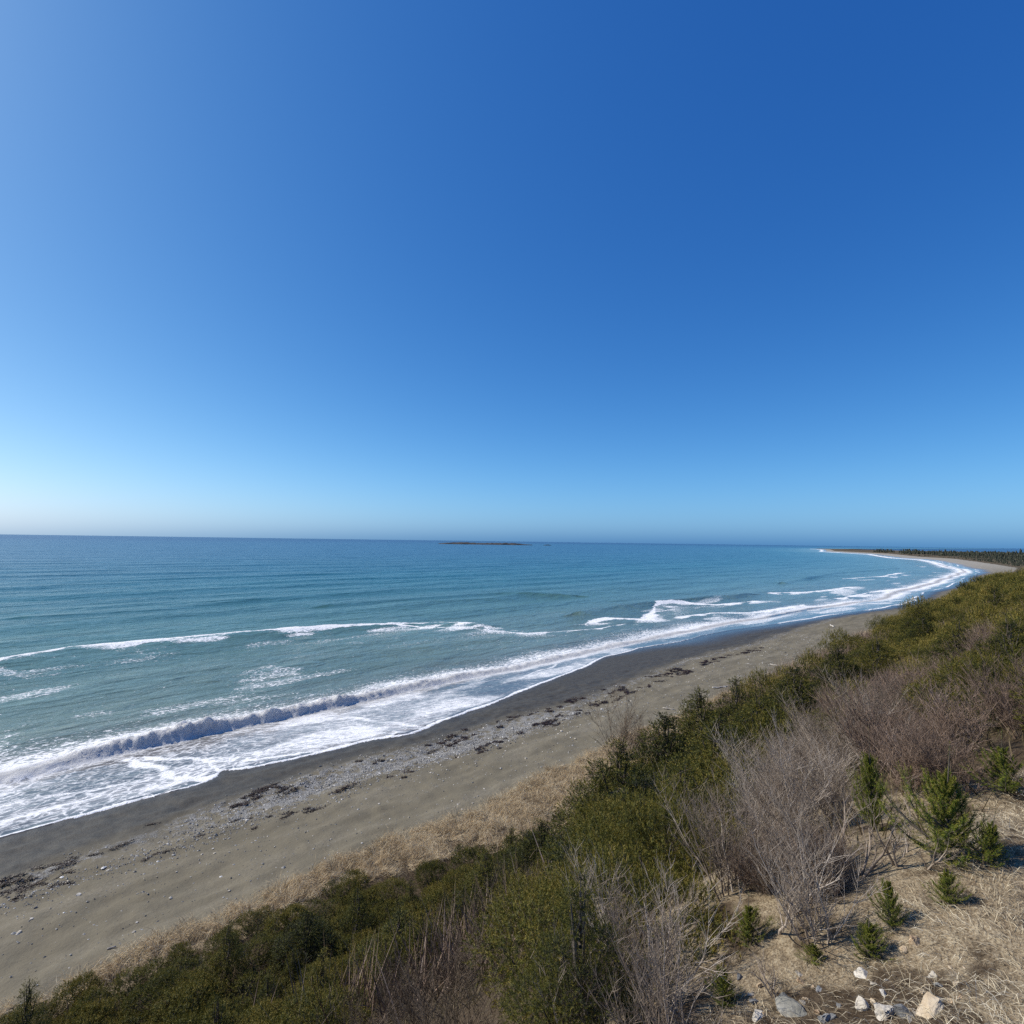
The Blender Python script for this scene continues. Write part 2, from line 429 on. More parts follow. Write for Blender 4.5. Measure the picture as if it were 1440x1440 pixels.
# hillside sheet: bank and the land behind it
qs = axis([(0, 26, .22, .3), (26, 120, .3, 12), (120, 3000, 12, 400)])
Ug = US[:, None] * np.ones((1, len(qs)))
lim = np.interp(US, [-400, 500, 900, 1500, 2000, 2440], [3000, 3000, 2200, 900, 140, 40])[:, None]
Qg = np.minimum(qs[None, :], lim * (1 + qs[None, :] * 1e-5))
Tg = t_base(US)[:, None] - Qg
Zg = z_ground(Ug, Tg - 1e-6)
Zg[:, 0] = z_beach(US, t_base(US))
X, Y = xy(Ug, Tg)
GRASSY_PX = [(970, 1460), (1015, 1410), (1105, 1362), (1150, 1335), (1210, 1305), (1290, 1230), (1370, 1180), (1385, 1120), (1460, 1060), (1700, 1060), (1700, 1700), (900, 1700)]
px, py, dep = proj(X, Y, Zg)
grassy = (inpoly(px, py, GRASSY_PX) & (dep > .2)) | ((Qg > 17.5) & (Ug < 6)) | (dep < .2)
soil_ = inpoly(px, py, [(1030, 1392), (1180, 1368), (1345, 1362), (1375, 1460), (1000, 1460)]) & (dep > .2)
grassy = np.maximum(grassy * (1 - .32 * soil_), np.exp(-(Qg / 2.2) ** 2))
me = mesh_np('hillside', np.stack([X, Y, Zg], -1).reshape(-1, 3), grid_faces(len(US), len(qs))[:, ::-1], M['hill'], True,
             {'grassy': grassy.ravel(), 'far': sst(250, 500, Ug).ravel()})
tag(obj('hillside', me), 'grassy overgrown bank sloping down to the beach', kind='structure')

# ------------------------------------------------------------------ sea
BRK = sea_pts([(0, 1092), (60, 1078), (120, 1063), (180, 1049), (250, 1034), (320, 1019), (400, 1004), (480, 988), (560, 968), (640, 951), (720, 939), (800, 921), (860, 905), (950, 889), (1040, 873), (1150, 855), (1250, 841)], .3)
def t_brk(u):
    a = np.interp(u, BRK[:, 0], BRK[:, 1])
    k = sst(170, 210, u)
    return a * (1 - k) + (t_still(u) + .8) * k + .5 * (vnoise(u * .35, u * 0, 51) - .5) + .25 * (vnoise(u * 1.1, u * 0, 52) - .5) + sst(50, 90, u) * (2.6 * (vnoise(u * .045, u * 0, 54) - .5) + 1.2 * (vnoise(u * .16, u * 0, 55) - .5))
def h_brk(u):
    base = np.interp(u, [-100, 2, 5, 8.5, 12, 18, 24, 31, 38, 46, 60, 90, 200, 230, 270, 300, 420, 470, 520], [.4, .38, .45, .8, 1.0, .90, .75, .52, .42, .36, .3, .25, .25, .3, .35, .3, .4, .45, .3])
    return base * (.62 + .5 * vnoise(u * .5, u * 0, 53))
OUT1 = sea_pts([(-40, 940), (0, 934), (100, 916), (200, 907), (320, 896), (450, 884), (560, 877), (620, 875.5), (672, 881)])
OUT2 = sea_pts([(560, 878), (700, 888), (740, 891), (830, 886), (880, 878)])
OUT4 = sea_pts([(1085, 834), (1130, 832), (1190, 826)])
OUT5 = sea_pts([(955, 868), (1000, 862), (1060, 862), (1120, 852)])
OUT6 = sea_pts([(1180, 842), (1230, 832), (1285, 826)])
OUT7 = sea_pts([(1185, 813), (1240, 811), (1262, 806)])
OUT3 = sea_pts([(830, 874), (850, 869), (905, 871), (925, 850), (960, 848), (1010, 850), (1060, 845)])

def dist_poly(u, t, P):
    """signed-free distance to a polyline plus nearest side (positive seaward)"""
    best = np.full(u.shape, 1e9); side = np.zeros(u.shape)
    for (a, b), (c, d) in zip(P[:-1], P[1:]):
        du, dt = c - a, d - b; L2 = du * du + dt * dt
        s = np.clip(((u - a) * du + (t - b) * dt) / L2, 0, 1)
        eu, et = u - (a + s * du), t - (b + s * dt)
        dd = np.hypot(eu, et)
        nb = dd < best
        best = np.where(nb, dd, best); side = np.where(nb, np.sign(-eu * dt + et * du) * np.sign(du if du else 1), side)
    return best, side

UW = axis([(-400, -24, 16, 1.2), (-24, -1, 1.2, .17), (-1, 55, .17, .18), (55, 130, .18, .5), (130, 700, .5, 3), (700, 2600, 3, 30), (2600, 20000, 30, 900)])
OW = axis([(-15, 12, .16, .15), (12, 60, .15, .5), (60, 300, .5, 4), (300, 3000, 4, 80), (3000, 24000, 80, 1500)])
Ug = UW[:, None] * np.ones((1, len(OW)))
Og = np.ones((len(UW), 1)) * OW[None, :]
Tg = t_still(UW)[:, None] + Og
zt = z_beach(Ug, Tg)
wl_ = t_waterline(Ug); tB = t_brk(Ug); hB = h_brk(Ug)
r = Tg - tB
# ---- swell and chop
amp = sst(2, 30, Og)
jit = 14 * (fbm(Ug * .012, Tg * .02, 60, 3) - .5)
sw = .17 * np.sin((Tg + jit) * 2 * np.pi / 17 + Ug * .012) * (1 - .6 * sst(150, 600, Og)) + .16 * np.sin((Tg + 1.6 * jit) * 2 * np.pi / 41 - Ug * .02)
sw = sw + .16 * (fbm(Ug * .14, Tg * .45, 61, 3) - .5) + .07 * (fbm(Ug * .8, Tg * 1.6, 62, 2) - .5)
z = .05 + amp * sw * (1 - sst(2500, 6000, Og))
# ---- a rising green swell behind the surf, and the one farther out
r2 = Tg - (tB + 15 + 3 * np.sin(Ug * .05)); z = z + .28 * np.exp(-(r2 / 2.2) ** 2) * sst(10, 20, Ug) * (1 - sst(52, 70, Ug)) * (r2 > -8)
d1, s1 = dist_poly(Ug, Tg, OUT1); z = z + .35 * np.exp(-(d1 / 3.0) ** 2)
for P_, a_ in ((sea_pts([(470, 852), (600, 842), (700, 836), (800, 838)]), .55), (sea_pts([(820, 864), (890, 853), (960, 846), (1050, 838)]), .55), (sea_pts([(1100, 820), (1180, 806), (1260, 800)]), .6), (sea_pts([(60, 868), (220, 858), (340, 846)]), .35)):
    d_, s_ = dist_poly(Ug, Tg, P_); z = z + a_ * np.exp(-(d_ / np.where(s_ >= 0, 4.5, 2.2)) ** 2)
# ---- breaker
back = np.exp(-(np.maximum(r, 0) / 2.3) ** 1.4); face = np.exp(-(np.maximum(-r, 0) / np.interp(Ug, [-50, 3, 8, 24, 34, 60, 3000], [1.1, 1.0, .58, .52, .85, 1.2, 1.4])) ** 2)
puff = fbm(Ug * 1.1, Tg * 1.3, 71, 4, .6)
prof = np.where(r > 0, back, face)
z = z + hB * prof * (.62 + .76 * puff)
# white water tumbling ahead of the left end
ww = np.exp(-((r + 1.0) / .8) ** 2) * (1 - sst(4, 8, Ug))
z = z + .3 * ww * puff * 1.4
lump = fbm(Ug * 2.3, Tg * 2.6, 72, 4, .75)
fz = np.exp(-((r - .1) / 1.0) ** 2)
z = z + fz * (lump - .5) * (.95 * hB) * (1 - .6 * sst(60, 110, Ug))
# ---- run-up
film = zt + .018 + .02 * np.exp(-((Tg - wl_) / .25) ** 2) + .03 * (fbm(Ug * 1.2, Tg * 1.8, 73, 3)) * sst(0, 2.5, Tg - wl_)
z = np.where(Tg > wl_, np.maximum(z * sst(-7, -1, Og) * 1.0 + (1 - sst(-7, -1, Og)) * film, film), np.minimum(zt - .06 - .1 * (wl_ - Tg), film))
# ---- foam density
land = Tg - wl_                                        # metres seaward of the water's edge
n_low = fbm(Ug * .16, Tg * .35, 81, 3); n_mid = fbm(Ug * .5, Tg * .9, 82, 3)
foam = np.zeros_like(z)
bw = np.interp(Ug, [-50, 6, 12, 30, 60, 90, 150, 230, 270, 2600], [2.2, 2.0, 1.4, 1.3, 1.8, 2.6, 3.6, 3.4, 3.5, 3])
core = np.where(r > 0, np.exp(-(r / (bw * .8)) ** 2), np.exp(-(np.minimum(r, 0) / np.interp(Ug, [-50, 4, 9, 14, 26, 34, 50, 90, 150, 3000], [2.2, 2.0, 1.4, 1.1, 1.0, 1.5, 2.2, 2.8, 4, 3.5])) ** 2))
gap = sst(45, 80, Ug); core = core * (1 - gap * (1.15 - 1.9 * fbm(Ug * .045, Tg * .22, 88, 3)).clip(0, .85))
foam = np.maximum(foam, core * 1.15)
# lace left seaward of the breaker
foam = np.maximum(foam, .80 * np.exp(-np.maximum(r, 0) / np.interp(Ug, [-50, 0, 20, 60, 120, 3000], [6.5, 6.5, 4.0, 4.5, 6, 6])) * (r > 0) * (.45 + .95 * n_low))
# run-up sheet
inw = sst(0, .8, land) * (1 - sst(-1.2, 0, r))
sh = .33 + .22 * sst(.40, .62, n_low) + .18 * (n_mid - .5)
sh = sh + .12 * np.exp(-((Ug - 22) / 8) ** 2) - .12 * np.exp(-((Ug - 37) / 4) ** 2) * (land > 1.2)
foam = np.maximum(foam, inw * sh * (1 - sst(50, 90, Ug) * (.25 + .75 * (land < 3.2)) * (.55 + .6 * (n_low < .5)).clip(0, 1)))
edge = np.exp(-((land - .16) / (.10 + .002 * Ug.clip(0, 200) + .25 * vnoise(Ug * .35, Ug * 0, 83) ** 2)) ** 2)
edge = edge * (1 - sst(50, 90, Ug) * (1.1 - 1.4 * vnoise(Ug * .09, Ug * 0, 89)).clip(0, .8))
foam = np.maximum(foam, edge * .95 * (land > 0))
e2 = 1.3 + 1.2 * vnoise(Ug * .22, Ug * 0, 84)
foam = np.maximum(foam, .72 * np.exp(-((land - e2) / .35) ** 2) * (Ug < 12) * (.5 + n_mid))
for P, wd, k in ((hits([(188, 1066), (215, 1078), (250, 1091), (285, 1097), (306, 1092)]), .42, 1.0), (hits([(205, 1064), (250, 1066), (290, 1073), (312, 1083)]), .2, .95),
                 (hits([(215, 1066), (300, 1071), (370, 1067), (440, 1058), (500, 1046), (560, 1030)]), .22, .9), (hits([(480, 1010), (540, 1015), (590, 1022)]), .5, .75)):
    wu, wt = 1.1 * (fbm(Ug * .55, Tg * .55, 150, 3) - .5) * 2, .8 * (fbm(Ug * .55, Tg * .55, 155, 3) - .5) * 2
    d_, s_ = dist_poly(Ug + wu * .6, Tg + wt * .6, P); foam = np.maximum(foam, k * .9 * np.exp(-(d_ / (wd * 1.15)) ** 2) * (.6 + .8 * n_mid) * (land > -.02))
for k_, (o_, w_, a_) in enumerate(((2.6, .22, .55), (4.3, .3, .6), (6.0, .25, .5))):
    lo_ = o_ + 2.6 * (fbm(Ug * .11 + 7 * k_, Ug * 0, 140 + k_, 3) - .5) * 2
    foam = np.maximum(foam, a_ * np.exp(-((land - lo_) / w_) ** 2) * (r < -.8) * sst(.35, .6, vnoise(Ug * .2, Ug * 0 + k_, 144)) * (1 - sst(60, 90, Ug) * .5) + 0)
# outer lines of spent foam
for P, wd, trail, tk in ((OUT1, .62, 9, .46), (OUT2, .5, 4, .42), (OUT3, 1.4, 6, .50), (OUT4, 1.5, 7, .5), (OUT5, 1.3, 7, .52), (OUT6, 1.8, 6, .55), (OUT7, 1.2, 5, .45)):
    d_, s_ = dist_poly(Ug, Tg + .9 * (n_mid - .5) * 2, P)
    wv = wd * (.15 + 1.5 * vnoise(Ug * .16, Ug * 0, 85) ** 1.3)
    foam = np.maximum(foam, np.where(s_ >= 0, np.exp(-(d_ / (wv * .6)) ** 2), np.exp(-(d_ / (wv * 1.6)) ** 2)) * (.52 + .38 * sst(.3, .55, n_mid)))
    foam = np.maximum(foam, np.where(s_ < 0, np.exp(-d_ / trail), 0) * tk * (.35 + 1.3 * sst(.4, .65, n_low)))
# scattered remnants between the lines
mid = sst(3, 8, r) * (1 - sst(30, 45, r))
foam = np.maximum(foam, mid * (.14 + .23 * sst(.50, .72, n_low)) * (1 - .5 * sst(20, 60, Ug)))
fo2 = sst(.58, .75, fbm(Ug * .05, Tg * .22, 86, 3)) * .50 * np.exp(-((r - 16) / 14) ** 2) * sst(70, 110, Ug)
foam = np.maximum(foam, fo2)
foam = np.where(Ug > 540, np.maximum(foam * np.exp(-np.maximum(Og - 8, 0) / 6), .75 * np.exp(-((Og - 1) / 3) ** 2) * sst(.42, .6, vnoise(Ug * .014, Ug * 0, 87))), foam)
foam = np.clip(foam, 0, 1.2)
streak = (1 - sst(-1.5, -.2, r)) * sst(13, 17, Ug) * (1 - sst(60, 80, Ug)) * .9
offn = np.interp(Og + 4 * (n_low - .5), [-16, -3, 0, 8, 20, 45, 90, 200, 500, 3000], [0, .04, .10, .15, .20, .30, .40, .52, .66, 1.0])
thin = .05 + .46 * np.exp(-((r + .3) / 1.2) ** 2) * (Ug < 600)
calm = .15 + .85 * sst(-3, 4, Og)
X, Y = xy(Ug, Tg)
V = np.stack([X, Y, z], -1).reshape(-1, 3)
Fq = grid_faces(len(UW), len(OW))
att = {'foam': foam.ravel(), 'off': offn.ravel(), 'streak': streak.ravel(), 'calm': calm.ravel(), 'thin': thin.ravel(), 'film': (inw * (1 - np.clip(edge, 0, 1))).ravel()}
rf = (r[:-1, :-1] + r[1:, 1:]).ravel() * .5; lf = (land[:-1, :-1] + land[1:, 1:]).ravel() * .5; uf = (Ug[:-1, :-1] + Ug[1:, 1:]).ravel() * .5
bwf = np.interp(uf, [-50, 12, 60, 150, 3000], [1.5, 1.5, 2.2, 5, 6])
isB = (rf > -np.interp(uf, [-50, 9, 14, 34, 90, 3000], [1.9, 1.1, .8, 1.0, 2.5, 4.0])) & (rf < bwf) & (uf < 560)
isS = (~isB) & (rf < 0) & (uf < 560)
keep = lf > -1.5
def sub(name, sel):
    f = Fq[sel]
    used = np.unique(f); remap = np.full(len(V), -1, np.int64); remap[used] = np.arange(len(used))
    return obj(name, mesh_np(name, V[used], remap[f], M['water'], True, {k: a[used] for k, a in att.items()}))
tag(sub('sea', keep & ~isB & ~isS), 'blue green sea with lines of spent foam', kind='structure')
tag(sub('swash_water', keep & isS), 'thin foamy run-up of water on the sand', kind='structure')
for lo, hi, lab in ((-500, 44, 'white breaker rolling over nearest to the viewer, its face in shade'), (44, 205, 'low white breaker spread along the beach beyond the nearest one'), (205, 560, 'distant white breaker curling round the bend of the bay')):
    tag(sub('breaking_wave', keep & isB & (uf >= lo) & (uf < hi)), lab, 'wave', 'breaking waves along the beach')
# spray thrown up along the lip
rg = np.random.default_rng(66)
n = 5200
su = 4 + 34 * rg.random(n) ** .8; sk = vnoise(su * .9, su * 0, 160) * vnoise(su * 3.1, su * 0, 161)
st_ = t_brk(su) + rg.normal(.15, .32, n); sz_ = .10 + h_brk(su) * (.72 + .35 * fbm(su * 1.1, st_ * 1.3, 71, 4, .6)) + np.abs(rg.normal(0, .16, n)) * (.25 + 2.4 * sk) - .08
srd = rg.uniform(.008, .030, n)
x, y = xy(su, st_); Cn = np.stack([x, y, sz_], -1)
offs = np.array([(1, 0, 0), (0, 1, 0), (-1, 0, 0), (0, -1, 0), (0, 0, 1), (0, 0, -1)], float)
Vp = (Cn[:, None] + offs[None] * srd[:, None, None]).reshape(-1, 3)
Fp = (np.arange(n)[:, None, None] * 6 + np.array([[0, 1, 4], [1, 2, 4], [2, 3, 4], [3, 0, 4], [1, 0, 5], [2, 1, 5], [3, 2, 5], [0, 3, 5]])[None]).reshape(-1, 3)
tag(obj('sea_spray', mesh_np('sea_spray', Vp, Fp, M['spray'], True)), 'white spray along the lip of the nearest breaker', kind='stuff')
# deep water under everything, out past the spit
S_ = 30000.0
me = mesh_np('open_sea', np.array([(-S_, -S_, -1.6), (S_, -S_, -1.6), (S_, S_, -1.6), (-S_, S_, -1.6)]), np.array([[0, 1, 2, 3]]), M['water'], False,
             {'foam': np.zeros(4), 'off': np.ones(4), 'streak': np.zeros(4), 'calm': np.ones(4)})
tag(obj('open_sea', me), 'open sea behind the far spit', kind='structure')

# ------------------------------------------------------------------ plant building
def frames(D):
    """two unit vectors square to each direction in D (N,3)"""
    D = D / np.linalg.norm(D, axis=1, keepdims=True)
    ref = np.where(np.abs(D[:, 2:3]) < .9, np.array([[0, 0, 1.0]]), np.array([[1.0, 0, 0]]))
    A = np.cross(D, ref); A /= np.linalg.norm(A, axis=1, keepdims=True)
    return D, A, np.cross(D, A)

def needles(P0, D, L, n, nl, nw, rg, tip=.35, spread=.75, tint0=.35, tint1=.8, jit=.12):
    """needle triangles round shoots: P0 start, D direction, L length, n per shoot"""
    Ns = len(P0); D, A, B = frames(D)
    s = rg.random((Ns, n)); s[:, : max(1, n // 5)] = 1 - .15 * rg.random((Ns, max(1, n // 5)))
    ph = rg.random((Ns, n)) * 2 * np.pi
    rad = np.cos(ph)[..., None] * A[:, None] + np.sin(ph)[..., None] * B[:, None]
    rad[..., 2] += .25
    fw = np.where(s > .85, 1.6, tip)[..., None]
    nd = rad * spread + D[:, None] * fw + rg.normal(0, .15, (Ns, n, 3))
    nd /= np.linalg.norm(nd, axis=2, keepdims=True)
    base = P0[:, None] + D[:, None] * (s * L[:, None])[..., None]
    ln = nl * (.7 + .6 * rg.random((Ns, n)))
    side = np.cross(nd, D[:, None] + .3 * rg.normal(0, 1, (Ns, n, 3))); side /= np.linalg.norm(side, axis=2, keepdims=True) + 1e-9
    tipp = base + nd * ln[..., None]
    w = (nw * .5) * side
    V = np.stack([base - w, base + w, tipp], 2).reshape(-1, 3)
    F = np.arange(len(V)).reshape(-1, 3)
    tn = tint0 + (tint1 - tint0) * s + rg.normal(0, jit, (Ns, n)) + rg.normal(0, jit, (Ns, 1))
    return V, F, np.clip(tn, 0, 1).ravel()

def tubes(P0, P1, r0, r1, k=3):
    """many tapered k-sided tubes"""
    N = len(P0); D, A, B = frames(P1 - P0 + 1e-6)
    a = np.arange(k) * 2 * np.pi / k
    ring = np.cos(a)[None, :, None] * A[:, None] + np.sin(a)[None, :, None] * B[:, None]
    V = np.concatenate([P0[:, None] + ring * r0[:, None, None], P1[:, None] + ring * r1[:, None, None]], 1).reshape(-1, 3)
    b = (np.arange(N) * 2 * k)[:, None]
    j = np.arange(k)[None, :]; j2 = (j + 1) % k
    F = np.stack([b + j, b + j2, b + k + j2, b + k + j], -1).reshape(-1, 4)
    return V, F

def spruce_mesh(seed, H, Rb, whorls, bpw, shoots, nps, nl, nw, up0=.9, up1=.05, shape=.8, leader=.25, bare=0.0, dome=False, tint0=.3, tint1=.75, mat='spruce'):
    """one young conifer: whorled limbs that carry shoots of needles; returns (crown, trunk) meshes"""
    rg = np.random.default_rng(seed)
    lean = rg.normal(0, .05, 2)
    sp0, sd, sl = [], [], []; tp0, tp1, tr0, tr1 = [], [], [], []
    def axis_at(h): return np.array([lean[0] * h * h / H, lean[1] * h * h / H, h])
    hs = np.linspace(0, H, 9); rr = .022 * H
    for a, b_ in zip(hs[:-1], hs[1:]):
        tp0.append(axis_at(a)); tp1.append(axis_at(b_)); tr0.append(rr * (1 - a / H) + .002); tr1.append(rr * (1 - b_ / H) + .002)
    asym = rg.random() * 6.28
    for i in range(whorls):
        f = (i + .3) / whorls
        h = H * (.03 + (1 - leader - .03) * f) if not dome else H * (.03 + .9 * f ** 1.1)
        for j in range(bpw):
            az = j * 2 * np.pi / bpw + i * 2.1 + rg.normal(0, .3)
            if dome: L = Rb * math.sqrt(max(.04, 1 - (f * .93) ** 2)) * (.6 + .55 * rg.random())
            else: L = Rb * ((1 - f) ** shape * .9 + .13) * (.65 + .5 * rg.random())
            L *= 1 + .22 * math.cos(az - asym)
            hh = h + rg.normal(0, .03 * H)
            p = axis_at(max(.02, hh)); up = up1 + (up0 - up1) * f + rg.normal(0, .1)
            if dome: up = .25 + .9 * f + rg.normal(0, .15)
            d = np.array([math.cos(az), math.sin(az), up]); d /= np.linalg.norm(d)
            segs = 4; q = p.copy(); seg = L / segs
            for s in range(segs):
                d2 = d + np.array([0, 0, .14 * s]) + rg.normal(0, .06, 3); d2 /= np.linalg.norm(d2)
                q2 = q + d2 * seg
                tp0.append(q); tp1.append(q2); rb = .010 * H * (L / (Rb + .01)) + .002
                tr0.append(rb * (1 - s / segs) + .0015); tr1.append(rb * (1 - (s + 1) / segs) + .0015)
                fs = (s + .5) / segs
                if fs > bare:
                    for kx in range(shoots):
                        a = rg.random(); sgn = 1 if kx % 2 else -1
                        side = np.cross(d2, [0, 0, 1.0]); side /= np.linalg.norm(side) + 1e-9
                        sdv = d2 * .8 + side * sgn * (.45 + .5 * rg.random()) + np.array([0, 0, rg.normal(.12, .25)])
                        sp0.append(q + (q2 - q) * a); sd.append(sdv); sl.append(L * (.15 + .18 * rg.random()) * (1.15 - .5 * fs))
                    sp0.append(q); sd.append(d2); sl.append(seg * 1.02)
                q = q2; d = d2
            sp0.append(q); sd.append(d); sl.append(L * .18)
    nlead = 5
    for i in range(nlead):
        h = H * (1 - leader) + H * leader * i / nlead
        if not dome:
            sp0.append(axis_at(h)); sd.append(np.array([lean[0], lean[1], 1.0])); sl.append(H * leader / nlead * 1.05)
    sp0, sd, sl = np.array(sp0), np.array(sd), np.array(sl)
    V, F, tn = needles(sp0, sd, sl, nps, nl, nw, rg, tint0=tint0, tint1=tint1)
    crown = mesh_np('crown', V, F, M[mat], False, None, {'tint': tn})
    Vt, Ft = tubes(np.array(tp0), np.array(tp1), np.array(tr0), np.array(tr1), 4)
    trunk = mesh_np('trunk', Vt, Ft, M['bark'], True, None, {'tint': np.clip(rg.normal(.5, .2, len(Ft)), 0, 1)})
    return crown, trunk, (V, F, tn), (Vt, Ft)

def bush_mesh(seed, Rb, H, lobes, nsh, nps, nl, nw, sl=.12, tint0=.12, tint1=.8, name='crown', cone=False, mat='spruce', flat=.95):
    """a low mounded conifer: several lobes, each closed by short upturned shoots, dark hollows between"""
    rg = np.random.default_rng(seed)
    C, RL = [], []
    for i in range(lobes):
        a = i * 2.4 + rg.normal(0, .4); rr = Rb * .68 * math.sqrt((i + .2) / lobes)
        C.append([rr * math.cos(a), rr * math.sin(a), H * (.62 - .42 * (rr / Rb) ** 1.2) * (.75 + .45 * rg.random())]); RL.append(Rb * (.26 + .2 * rg.random()))
    if cone:
        C, RL = [], []
        for i in range(lobes):
            f = (i + .5) / lobes; a = i * 2.4 + rg.normal(0, .3); rr = Rb * (1 - f) ** .8 * .62 * (.7 + .5 * rg.random())
            C.append([rr * math.cos(a), rr * math.sin(a), H * (.10 + .86 * f ** 1.15)]); RL.append(Rb * (.40 * (1 - f) + .09) * (.8 + .4 * rg.random()))
    C, RL = np.array(C), np.array(RL)
    li = rg.choice(lobes, nsh * 5, p=RL ** 2 / (RL ** 2).sum())
    d = rg.normal(0, 1, (nsh * 5, 3)); d[:, 2] = d[:, 2] + .45; d /= np.linalg.norm(d, axis=1, keepdims=True)
    zs = flat if cone else H / Rb * .95
    p = C[li] + d * (RL[li] * (.72 + .30 * rg.random(nsh * 5)))[:, None] * np.array([1, 1, zs])
    inside = np.zeros(len(p), bool)
    for c, r_ in zip(C, RL): inside |= (np.linalg.norm((p - c) / np.array([1, 1, zs]), axis=1) < r_ * .70)
    ok = (~inside | (rg.random(len(p)) < .12)) & (p[:, 2] > .02)
    p, d, li = p[ok][:nsh], d[ok][:nsh], li[ok][:nsh]
    n = len(p); ll = sl * rg.uniform(.55, 1.35, n)
    D = d * .75 + np.array([0, 0, .45]) + rg.normal(0, .28, (n, 3))
    D /= np.linalg.norm(D, axis=1, keepdims=True)
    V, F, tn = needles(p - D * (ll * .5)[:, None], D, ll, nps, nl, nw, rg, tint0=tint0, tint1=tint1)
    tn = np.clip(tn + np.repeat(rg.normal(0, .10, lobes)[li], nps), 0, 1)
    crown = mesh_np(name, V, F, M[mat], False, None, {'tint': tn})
    base = np.zeros((lobes, 3)); base[:, :2] = C[:, :2] * .12
    if cone: base[:, 2] = C[:, 2] * .75; base[:, :2] = 0
    mid = base * .4 + C * .6 + np.array([0, 0, -.12 * H])
    a_, b_, ra, rb = np.concatenate([base, mid]), np.concatenate([mid, C]), np.full(2 * lobes, .018 * Rb + .004), np.concatenate([np.full(lobes, .016 * Rb), np.full(lobes, .005)])
    if cone:
        hs = np.linspace(0, H * .88, 8); st = np.stack([rg.normal(0, .012 * H, 8), rg.normal(0, .012 * H, 8), hs], -1); st[0, :2] = 0
        a_ = np.concatenate([a_, st[:-1]]); b_ = np.concatenate([b_, st[1:]]); rr_ = .022 * H * (1 - hs / H) + .006; ra = np.concatenate([ra, rr_[:-1]]); rb = np.concatenate([rb, rr_[1:]])
    Vt, Ft = tubes(a_, b_, ra, rb, 5)
    trunk = mesh_np('trunk', Vt, Ft, M['bark'], True, None, {'tint': np.clip(rg.normal(.5, .2, len(Ft)), 0, 1)})
    return crown, trunk, (V, F, tn), (Vt, Ft)

def twig_mesh(seed, H, stems, spread, mat, lean=(0, 0), fork=5, r=.012, tw=3, curl=.12, k=3):
    """a leafless shrub: stems that fork twice"""
    rg = np.random.default_rng(seed)
    P0, P1, R0, R1, TN = [], [], [], [], []
    def grow(p, d, L, rad, lev, tn):
        segs = (5, 4, 3)[lev]; seg = L / segs
        for s in range(segs):
            d = d + rg.normal(0, curl, 3) + np.array([0, 0, .07 if lev == 0 else .05]); d = d / np.linalg.norm(d)
            q = p + d * seg
            ra, rb = rad * (1 - .75 * s / segs), rad * (1 - .75 * (s + 1) / segs)
            P0.append(p); P1.append(q); R0.append(ra); R1.append(rb); TN.append(tn + rg.normal(0, .06))
            if lev < 2 and s > 0:
                for _ in range(fork if lev == 0 else tw):
                    if rg.random() < .62:
                        a = rg.normal(0, .55, 3); a[2] = abs(a[2]) * .4
                        dd = d + a; dd /= np.linalg.norm(dd)
                        grow(p + (q - p) * rg.random(), dd, L * (.30 + .25 * rg.random()), max(rb * .62, .0028), lev + 1, tn - .08)
            p = q
    for i in range(stems):
        az = rg.random() * 6.28; sp = spread * rg.random() ** .6
        d = np.array([math.cos(az) * sp + lean[0], math.sin(az) * sp + lean[1], 1.0]); d /= np.linalg.norm(d)
        b = np.array([math.cos(az), math.sin(az), 0]) * rg.random() * .25 * H * spread
        grow(b - np.array([0, 0, .08]), d, H * (.6 + .5 * rg.random()), r * (.6 + .7 * rg.random()), 0, .35 + .4 * rg.random())
    V, F = tubes(np.array(P0), np.array(P1), np.array(R0), np.array(R1), k)
    return mesh_np('bare_shrub', V, F, M[mat], True, None, {'tint': np.clip(np.repeat(TN, k), 0, 1)})

def blades(P, D, L, W, rg, droop=.6, tint=None, segs=2):
    """flat tapering blades: root P, direction D, length L"""
    N = len(P); D, A, B = frames(D)
    ph = rg.random(N) * 6.28
    S = (np.cos(ph)[:, None] * A + np.sin(ph)[:, None] * B) * (W * .5)[:, None]
    dr = (droop * (.5 + rg.random(N)))[:, None] * np.array([[0, 0, -1.0]])
    q1 = P + D * (L * .5)[:, None]
    d2 = D + dr; d2 /= np.linalg.norm(d2, axis=1, keepdims=True)
    q2 = q1 + d2 * (L * .5)[:, None]
    V = np.stack([P - S, P + S, q1 - S * .8, q1 + S * .8, q2], 1).reshape(-1, 3)
    b = np.arange(N)[:, None] * 5
    Fq_ = b + np.array([[0, 1, 3, 2]]); Ft_ = b + np.array([[2, 3, 4]])
    if tint is None: tint = rg.random(N)
    return V, [Fq_, Ft_], np.concatenate([tint, tint])

def zone_px(u, t, lift=.5):
    x, y = xy(u, t)
    return proj(x, y, z_ground(u, t) + lift)

# ------------------------------------------------------------------ where things grow (outlines read off the photograph, on the ground)
Z_GRASS = GRASSY_PX
Z_MARRAM = [(395, 1305), (470, 1262), (560, 1212), (640, 1168), (760, 1105), (860, 1062), (935, 1018), (965, 1022), (930, 1052), (860, 1085), (835, 1118), (790, 1150), (745, 1185), (680, 1190), (600, 1215), (560, 1255), (520, 1262), (470, 1290), (410, 1320)]
Z_TWIG1 = [(890, 1700), (900, 1350), (955, 1275), (1005, 1200), (1055, 1120), (1115, 1055), (1190, 1010), (1275, 1030), (1305, 1140), (1300, 1245), (1215, 1315), (1115, 1365), (1010, 1420), (960, 1700)]
Z_TWIG2 = [(1230, 1000), (1300, 985), (2400, 760), (2400, 1075), (1395, 1120), (1290, 1110), (1235, 1060)]
Z_TWIG3 = [(420, 1600), (480, 1392), (560, 1362), (640, 1335), (690, 1285), (770, 1262), (765, 1600)]
Z_TWIG4 = [(1330, 905), (1395, 885), (1410, 950), (1350, 965)]
